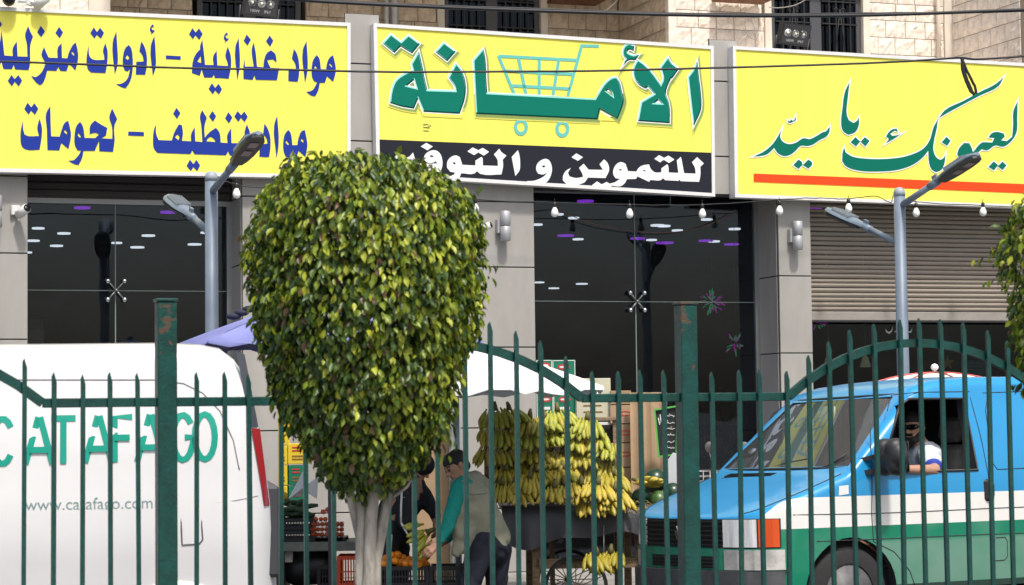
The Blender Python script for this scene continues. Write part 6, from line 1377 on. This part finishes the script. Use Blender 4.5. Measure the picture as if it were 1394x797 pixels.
sk += [(V_(652, 748, -.08), .09, KL, .06), (V_(674, 748, .09), .09, KR, .06), (KL, .058, (KL[0] + .12, KL[1] + .05, .1), .04), (KR, .058, (KR[0] + .12, KR[1] + .08, .1), .04)]
blob('body', sk, skin, sel, .0072, 2)
teal = mat('teal_knit', (.0, .23, .19), .85, bump=.3, bs=120); sage = mat('sage_vest', (.24, .24, .175), .85, n=.08, ns=5, bump=.25, bs=60); navy = mat('navy_trousers', (.006, .009, .02), .85, n=.3, ns=6); shoe = mat('shoe_leather', (.03, .028, .027), .5)
wrinkle(blob('sweater', [(V_(624, 665, -.13), .066, V_(611, 712, -.2), .056), (V_(611, 712, -.2), .056, V_(600, 736, -.235), .036), (V_(650, 666, .2), .066, V_(628, 712, .22), .056), (V_(628, 712, .22), .056, V_(608, 735, .12), .036), (V_(632, 656), .068, V_(637, 662), .08), (V_(662, 728), .137, V_(664, 738), .137, .85, (0, 1, 0)), (V_(630, 664, -.06), .09, V_(645, 664, .12), .1)], teal, sel, .011, 3), .008, 11)
wrinkle(blob('vest', [(V_(630, 666, -.1), .078, V_(655, 664, .15), .085), (V_(634, 662), .095, V_(645, 690), .165, .85, (0, 1, 0)), (V_(645, 686, -.03), .168, V_(660, 722, 0), .16, .82, (0, 1, 0)), (V_(660, 716), .162, V_(667, 734), .15, .85, (0, 1, 0)), (V_(627, 684, -.12), .07, V_(622, 752, -.16), .042, .7, (0, 1, 0)), (V_(640, 700, -.12), .09, V_(632, 745, -.13), .06, .7, (0, 1, 0)), (V_(655, 690, .08), .12, V_(674, 730, .08), .115), (V_(626, 659), .075, V_(646, 655), .085), (V_(633, 657, .1), .08, V_(650, 660, .15), .09)], sage, sel, .012, 3), .011, 7)
wrinkle(blob('trousers', [(V_(660, 740, -.03), .142, V_(668, 748, .03), .15), (V_(652, 750, -.08), .112, (KL[0], KL[1], KL[2]), .082), (V_(676, 750, .09), .115, (KR[0], KR[1], KR[2]), .082), ((KL[0], KL[1], KL[2]), .08, (KL[0] + .12, KL[1] + .05, .1), .06), ((KR[0], KR[1], KR[2]), .08, (KR[0] + .12, KR[1] + .08, .1), .06)], navy, sel, .014, 3), .012, 7)
st_ = [V_(637, 752, -.2), V_(634, 770, -.2), V_(633, 797, -.21)]; MB().tube([(a, b_ - .0, c_) for a, b_, c_ in st_], .008, 6).build('trouser_stripe', whp, sel)
for K_ in (KL, KR): blob('shoe', [((K_[0] + .13, K_[1] + .06, .06), .05, (K_[0] - .05, K_[1] + .02, .04), .04)], shoe, sel, .015, 2)
blob('hair', [(Hh(-.25, 0, .42), .95 * .098, Hh(.1, 0, .5), .8 * .098, .9, tuple(Hh(0, 1, 0) - Hh(0, 0, 0))), (Hh(-.45, 0, .1), .72 * .098, Hh(-.6, 0, -.2), .5 * .098), (Hh(.35, 0, .78), .42 * .098, Hh(.6, 0, .72), .25 * .098), (Hh(-.1, .5, .35), .42 * .098, Hh(-.1, -.5, .35), .42 * .098)], hairm, sel, .008, 1)
eyew = mat('eye_white', (.7, .68, .65), .3); eyed = mat('eye_dark', (.02, .012, .01), .2)
for q in (-1, 1):
    MB().ball(Hh(.8, q * .32, .08), .012, 8, 6).build('eye', eyed, sel); MB().tube([Hh(.86, q * .15, .3), Hh(.84, q * .35, .36), Hh(.7, q * .55, .28)], .005, 5).build('eyebrow', hairm, sel)
# vest details: yoke seam, side pocket, hem cord
for pts in ([V_(632, 672, -.19), V_(645, 674, -.2), V_(662, 672, -.17)],): MB().tube(pts, .0035, 5).build('yoke_seam', mat('vest_seam', (.13, .13, .095), .9), sel)
# ---- helper in a black tracksuit behind the trunk
YH = 17.35; ho = Vector((P_(533, 797, YH).x, YH, 0)); H2 = lambda px, py, dy=0.0: tuple(P_(px, py, YH + dy) - ho)
hp = empty('person', ho, 0, 'person in a black tracksuit with white stripes reaching down behind the tree trunk', 'person')
hc2, Hg = head_caps(H2(571, 636), (.7, -.3, -.55), (.35, 0, .9), .098)
K1 = H2(524, 775, -.08); K2 = H2(545, 772, .12)
sk = hc2 + [(H2(564, 645), .055, H2(560, 654), .058), (H2(557, 662), .12, H2(548, 685), .14), (H2(548, 685), .14, H2(533, 712), .14)]
sk += [(H2(553, 668, -.16), .05, H2(553, 712, -.2), .04), (H2(553, 712, -.2), .04, H2(568, 738, -.22), .026)] + hand_caps(H2(567, 736, -.22), (.5, -.2, -.8), (.5, .5, .1), 1, .5)
sk += [(H2(564, 660, .1), .05, H2(583, 684, .05), .042), (H2(583, 684, .05), .042, H2(594, 712, -.05), .026)] + hand_caps(H2(593, 708, -.05), (.05, -.2, -1), (-.8, .3, 0), 1, .6, -1)
sk += [(H2(528, 720, -.07), .09, K1, .06), (H2(537, 720, .08), .09, K2, .06), (K1, .055, (K1[0] - .06, K1[1], .1), .04), (K2, .055, (K2[0] - .03, K2[1], .1), .04)]
blob('body', sk, skin, hp, .0075, 2)
trk = mat('black_tracksuit', (.011, .013, .018), .8, n=.3, ns=8, bump=.2, bs=60)
wrinkle(blob('jacket', [(H2(560, 660), .11, H2(548, 686), .16, .85, (0, 1, 0)), (H2(548, 684), .16, H2(533, 710), .155, .9, (0, 1, 0)), (H2(554, 668, -.14), .075, H2(553, 712, -.2), .058), (H2(553, 712, -.2), .058, H2(564, 732, -.215), .04), (H2(562, 656, .06), .085, H2(583, 684, .05), .064), (H2(583, 684, .05), .064, H2(593, 703, -.03), .046), (H2(562, 650), .07, H2(558, 656), .08)], trk, hp, .012, 3), .012, 8)
wrinkle(blob('trousers', [(H2(530, 712), .15, H2(535, 722), .15), (H2(528, 722, -.07), .112, K1, .08), (H2(538, 722, .08), .112, K2, .08), (K1, .078, (K1[0] - .06, K1[1], .1), .06), (K2, .078, (K2[0] - .03, K2[1], .1), .06)], trk, hp, .014, 3), .012, 7)
for pts in ([H2(547, 668, -.235), H2(546, 690, -.262), H2(546, 712, -.262)], [H2(546, 712, -.262), H2(554, 726, -.262), H2(562, 735, -.25)], [H2(533, 728, -.18), H2(532, 745, -.17), H2(530, 768, -.16)], [H2(519, 735, -.13), H2(518, 765, -.12)]): MB().tube(pts, .009, 6).build('sleeve_stripe', whp, hp)
for K_ in (K1, K2): blob('shoe', [((K_[0] - .08, K_[1], .06), .05, (K_[0] + .08, K_[1] - .02, .04), .04)], whp, hp, .015, 2)
blob('hood', [(Hg(-.2, 0, .3), 1.06 * .098, Hg(.15, 0, .35), .95 * .098), (Hg(-.5, 0, -.2), .7 * .098, Hg(-.6, 0, -.8), .6 * .098)], trk, hp, .012, 2)
# ---- van driver
dr = empty('person', (bo.x, bo.y, -.02), YB, 'bearded driver in sunglasses and pale polo shirt, arm on the van window', 'person')
def DV(px, py, y): u_, z_ = onpl(px, py, bo, YB, y); return (u_, y, z_)
yd = -.5
dr.rotation_euler = (R(-1.5), 0, YB)
hc3, Hd = head_caps(DV(1247, 583, yd), (-.86, -.5, 0), (0, 0, 1), .108)
sh_n = DV(1268, 620, -.68); sh_f = DV(1262, 616, -.25)
sk = hc3 + [(DV(1252, 596, yd), .06, DV(1262, 612, yd), .07), (DV(1264, 622, yd), .13, DV(1268, 660, yd), .15), (DV(1268, 660, yd), .15, DV(1272, 700, yd), .16)]
el = DV(1276, 641, -.88); wr = DV(1233, 640, -.93)
sk += [(sh_n, .06, el, .045), (el, .045, wr, .03)] + hand_caps(wr, (-1, .05, .15), (0, .3, -1), 1.05, .4)
el2 = (sh_f[0] - .12, sh_f[1] + .03, sh_f[2] - .25); sk += [(sh_f, .055, el2, .042), (el2, .042, (1.5, -.36, 1.28), .027)] + hand_caps((1.5, -.36, 1.28), (-.7, 0, .5), (0, -.7, -.5), 1, .9, -1)
sk += [((2.0, -.5, .9), .11, (1.55, -.5, .95), .075), ((1.55, -.5, .95), .065, (1.35, -.5, .6), .05), ((2.0, -.34, .9), .11, (1.55, -.34, .95), .075), ((1.55, -.34, .95), .065, (1.35, -.34, .6), .05)]
blob('body', sk, mat('skin_driver', (.42, .23, .155), .55, n=.08, ns=12), dr, .0078, 2)
polo = mat('pale_polo', (.6, .66, .74), .85, n=.05, ns=8, bump=.2, bs=60); cuffm = mat('blue_cuff', (.03, .06, .4), .8)
seln = tuple(Vector(sh_n) * .4 + Vector(el) * .6)
wrinkle(blob('shirt', [(DV(1263, 620, -.3), .09, DV(1268, 622, -.64), .095), (DV(1264, 625, yd), .15, DV(1269, 690, yd), .175), (sh_n, .085, seln, .078), (DV(1257, 606, yd), .072, DV(1262, 614, yd), .085)], polo, dr, .012, 3), .007, 9)
d_ = (Vector(el) - Vector(sh_n)).normalized(); cfa = Vector(seln) + d_ * .045; MB().tube([cfa, cfa + d_ * .028], .073, 18).build('cuff', cuffm, dr)
wrinkle(blob('trousers', [((2.02, -.42, .88), .17, (1.95, -.42, .9), .17), ((2.0, -.5, .9), .12, (1.55, -.5, .96), .09), ((2.0, -.34, .9), .12, (1.55, -.34, .96), .09)], navy, dr, .018, 2), .012, 7)
rh = .108; s3_ = tuple(Hd(0, 1, 0) - Hd(0, 0, 0))
blob('hair', [(Hd(-.25, 0, .45), .93 * rh, Hd(.15, 0, .55), .74 * rh, .9, s3_), (Hd(-.5, 0, .1), .66 * rh, Hd(-.55, 0, -.25), .45 * rh), (Hd(.4, 0, .82), .33 * rh, Hd(.6, 0, .72), .22 * rh)], hairm, dr, .008, 1)
blob('beard', [(Hd(.12, .62, -.3), .2 * rh, Hd(.45, .42, -.75), .26 * rh), (Hd(.12, -.62, -.3), .2 * rh, Hd(.45, -.42, -.75), .26 * rh), (Hd(.6, .25, -.8), .3 * rh, Hd(.6, -.25, -.8), .3 * rh), (Hd(.84, .25, -.4), .1 * rh, Hd(.84, -.25, -.4), .1 * rh), (Hd(.5, 0, -.95), .35 * rh, Hd(.55, 0, -1.05), .28 * rh)], hairm, dr, .007, 1)
sg_ = MB()
for q in (-1, 1):
    c = Hd(.95, q * .38, .12); sv = Vector(s3_).normalized(); sg_.prism([(0, 0)] * 0 or [(-.03, -.02), (-.025, .02), (.028, .022), (.032, -.005), (.02, -.024)], 0, .004) if False else None
sgl = blob('sunglasses', [(Hd(.9, .58, .14), .022, Hd(.95, .2, .12), .024), (Hd(.9, -.58, .14), .022, Hd(.95, -.2, .12), .024), (Hd(.95, .2, .18), .008, Hd(.95, -.2, .18), .008), (Hd(.85, .75, .18), .006, Hd(.0, .93, .15), .006), (Hd(.85, -.75, .18), .006, Hd(.0, -.93, .15), .006)], mat('sunglass_black', (.006, .006, .007), .1), dr, .006, 0)

# ================================================================ THINGS INSIDE THE SHOPS
def shopthing(px, py, V): u_, z_ = onfac(px, py, V); return fac(u_, V, z_)
bx = shopthing(47, 466, .8); t = empty('carton', bx, TH, 'open brown carton standing inside the left shop window', 'box'); MB().box(-.17, .09, 0, .3, -.9, .12, .004).build('box', mat('bright_cardboard', (.7, .52, .33), .9), t); MB().add([(-.17, 0, .12), (.09, 0, .12), (.07, -.1, .22), (-.15, -.1, .22)], [(0, 1, 2, 3)]).build('flap', card2, t)
# garlands; their glitter is emission added to the tinsel
gl_p = mat('tinsel_glow_purple', (.5, .02, .4), .25, .8, emis=(.6, .04, .5), es=.55); gl_g = mat('tinsel_glow_green', (.05, .6, .15), .25, .8, emis=(.05, .6, .2), es=.5)
for px, py, n_, lb in ((970, 412, 26, 'green and purple tinsel star hanging behind the middle shop window'), (1002, 467, 14, 'small tinsel star hanging lower behind the middle shop window'), (1112, 440, 12, 'dark purple tinsel ornament behind the glass below the shutter edge')):
    t = empty('tinsel_star', shopthing(px, py, 1.0), TH, lb, 'ornament')
    MB().tube([(0, 0, 0), (0, 0, CZ - t.location.z)], .003, 4).build('string', cab2, t)
    for gi, gm in enumerate((gl_p, gl_g)):
        b = MB()
        for i in range(n_):
            d = Vector((rs.gauss(0, 1), rs.gauss(0, .6), rs.gauss(0, 1))).normalized(); L = rs.uniform(.03, .11); q0 = d * rs.uniform(0, .08); b.add([q0, q0 + d * L + Vector((.01, 0, .012)), q0 + d * L * 1.05, q0 + d * L * .5 + Vector((-.012, 0, .01))], [(0, 1, 2, 3)])
        b.build('tinsel', gm, t)
# dim goods on shelves behind the glass
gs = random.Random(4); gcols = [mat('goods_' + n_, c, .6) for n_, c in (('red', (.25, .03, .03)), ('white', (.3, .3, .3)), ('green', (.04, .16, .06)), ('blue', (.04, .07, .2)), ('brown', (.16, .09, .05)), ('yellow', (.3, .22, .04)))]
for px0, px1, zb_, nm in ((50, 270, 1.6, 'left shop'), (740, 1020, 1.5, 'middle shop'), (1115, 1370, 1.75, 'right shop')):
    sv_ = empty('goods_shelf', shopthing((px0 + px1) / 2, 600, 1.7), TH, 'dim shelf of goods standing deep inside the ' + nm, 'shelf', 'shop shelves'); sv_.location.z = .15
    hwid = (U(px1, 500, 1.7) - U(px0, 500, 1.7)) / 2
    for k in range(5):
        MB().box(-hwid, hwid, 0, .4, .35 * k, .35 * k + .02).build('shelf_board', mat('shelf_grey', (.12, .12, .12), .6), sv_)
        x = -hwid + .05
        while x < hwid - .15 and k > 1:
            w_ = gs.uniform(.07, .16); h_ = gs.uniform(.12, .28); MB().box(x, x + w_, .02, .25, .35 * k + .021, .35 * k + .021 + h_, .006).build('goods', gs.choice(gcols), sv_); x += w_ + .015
# ornaments under the shutter
t = empty('star_ornament', shopthing(1290, 494, .6), TH, 'yellow star ornament hanging behind the glass under the shutter', 'ornament')
flat_curve('star', [[((.09 if i % 2 == 0 else .035) * math.sin(i * math.pi / 5), (.09 if i % 2 == 0 else .035) * math.cos(i * math.pi / 5)) for i in range(10)]], mat('star_gold', (.9, .62, .12), .4), t, .01, (0, 0, 0), (R(90), 0, 0), smooth=False); MB().tube([(0, 0, .09), (0, 0, 1.4)], .003, 4).build('string', cab2, t)
t = empty('shop_notice', shopthing(1326, 503, .58), TH, 'green notice board with white Arabic handwriting behind the glass under the shutter', 'sign')
MB().box(-.15, .15, 0, .015, -.11, .1, .003).build('board', mat('notice_green', (.03, .3, .24), .6), t)
for i_, s_ in enumerate((-1, 1)): MB().box(s_ * .15 - .006, s_ * .15 + .006, -.004, .0, -.11, .1).build('frame', whp, t)
for k in range(5):
    pts = [(-.11 + .22 * i / 22, -.004, -.08 + k * .037 + .009 * math.sin(i * 1.9 + k) * math.cos(i * .7 * (k + 1))) for i in range(23)]; MB().tube(pts, .0035, 4).build('lettering', whp, t)
for px, lb in ((1128, 'left'), (1178, 'right')):
    t = empty('pendant_light', shopthing(px, 492, .6), TH, 'small pale pendant lamp behind the glass under the shutter, %s of two' % lb, 'lamp', 'pendant lamps'); MB().tube([(0, 0, .05), (0, 0, 1.2)], .006, 5).build('cord', whp, t); MB().lathe([(.015, .06), (.03, .04), (.06, -.06), (.05, -.065)], (0, 0, 0), 14).build('shade', mat('pendant_yellow', (.6, .6, .35), .5, emis=(.5, .5, .25), es=.25), t)
wt = []
for i, q in enumerate(([(0, .03), (.02, .0), (.05, -.01), (.08, .02), (.09, .06)], [(.11, 0), (.16, .01), (.2, .0), (.21, .05)], [(.25, .06), (.25, 0), (.31, 0), (.33, .04)])): wt.append(q)
t = empty('window_lettering', shopthing(1205, 452, GV - .01), TH, 'white Arabic letters stuck on the glass just under the shutter edge', 'sign')
for q in wt: MB().tube([(x, 0, z) for x, z in q], [.004, .011, .012, .01, .006][:len(q)] if len(q) == 5 else [.005, .011, .011, .006], 5).build('lettering', whp, t)

# bouquets and plants standing behind the middle glass
for px, py, lb in ((852, 520, 'red twigs and green leaves of a potted plant behind the middle glass'), (1000, 560, 'dim leafy plant behind the middle glass near the grey pillar')):
    t = empty('potted_plant', shopthing(px, py, 1.1), TH, lb, 'plant'); t.location.z = .15; top = Z(px, py, 1.1) - .15 + .25; gl2 = MB(); gt = MB()
    MB().lathe([(.1, 0), (.14, .26), (.12, .27)], (0, 0, 0), 14).build('pot', mat('clay_pot', (.2, .08, .05), .8), t)
    for i in range(26):
        a = rs.uniform(0, 6.28); h = rs.uniform(.5, 1) * top; e = (math.cos(a) * rs.uniform(.05, .3), math.sin(a) * rs.uniform(.05, .2), h); gt.tube([(0, 0, .25), (e[0] * .4, e[1] * .4, h * .6), e], [.006, .004, .002], 4)
        for j in range(7):
            q = Vector(e) + Vector((rs.gauss(0, .06), rs.gauss(0, .04), rs.uniform(-.35, .05))); d = Vector((rs.gauss(0, 1), rs.gauss(0, .5), rs.gauss(0, 1))).normalized() * .045; n_ = Vector((rs.gauss(0, 1), rs.gauss(0, 1), rs.gauss(0, 1))).normalized() * .018
            gl2.add([q - d, q + n_, q + d, q - n_], [(0, 1, 2, 3)])
    gt.build('twigs', mat('red_twig', (.16, .03, .03), .7), t); o = gl2.build('foliage', mat('plant_leaf', (.05, .14, .03), .5, n=.3), t)
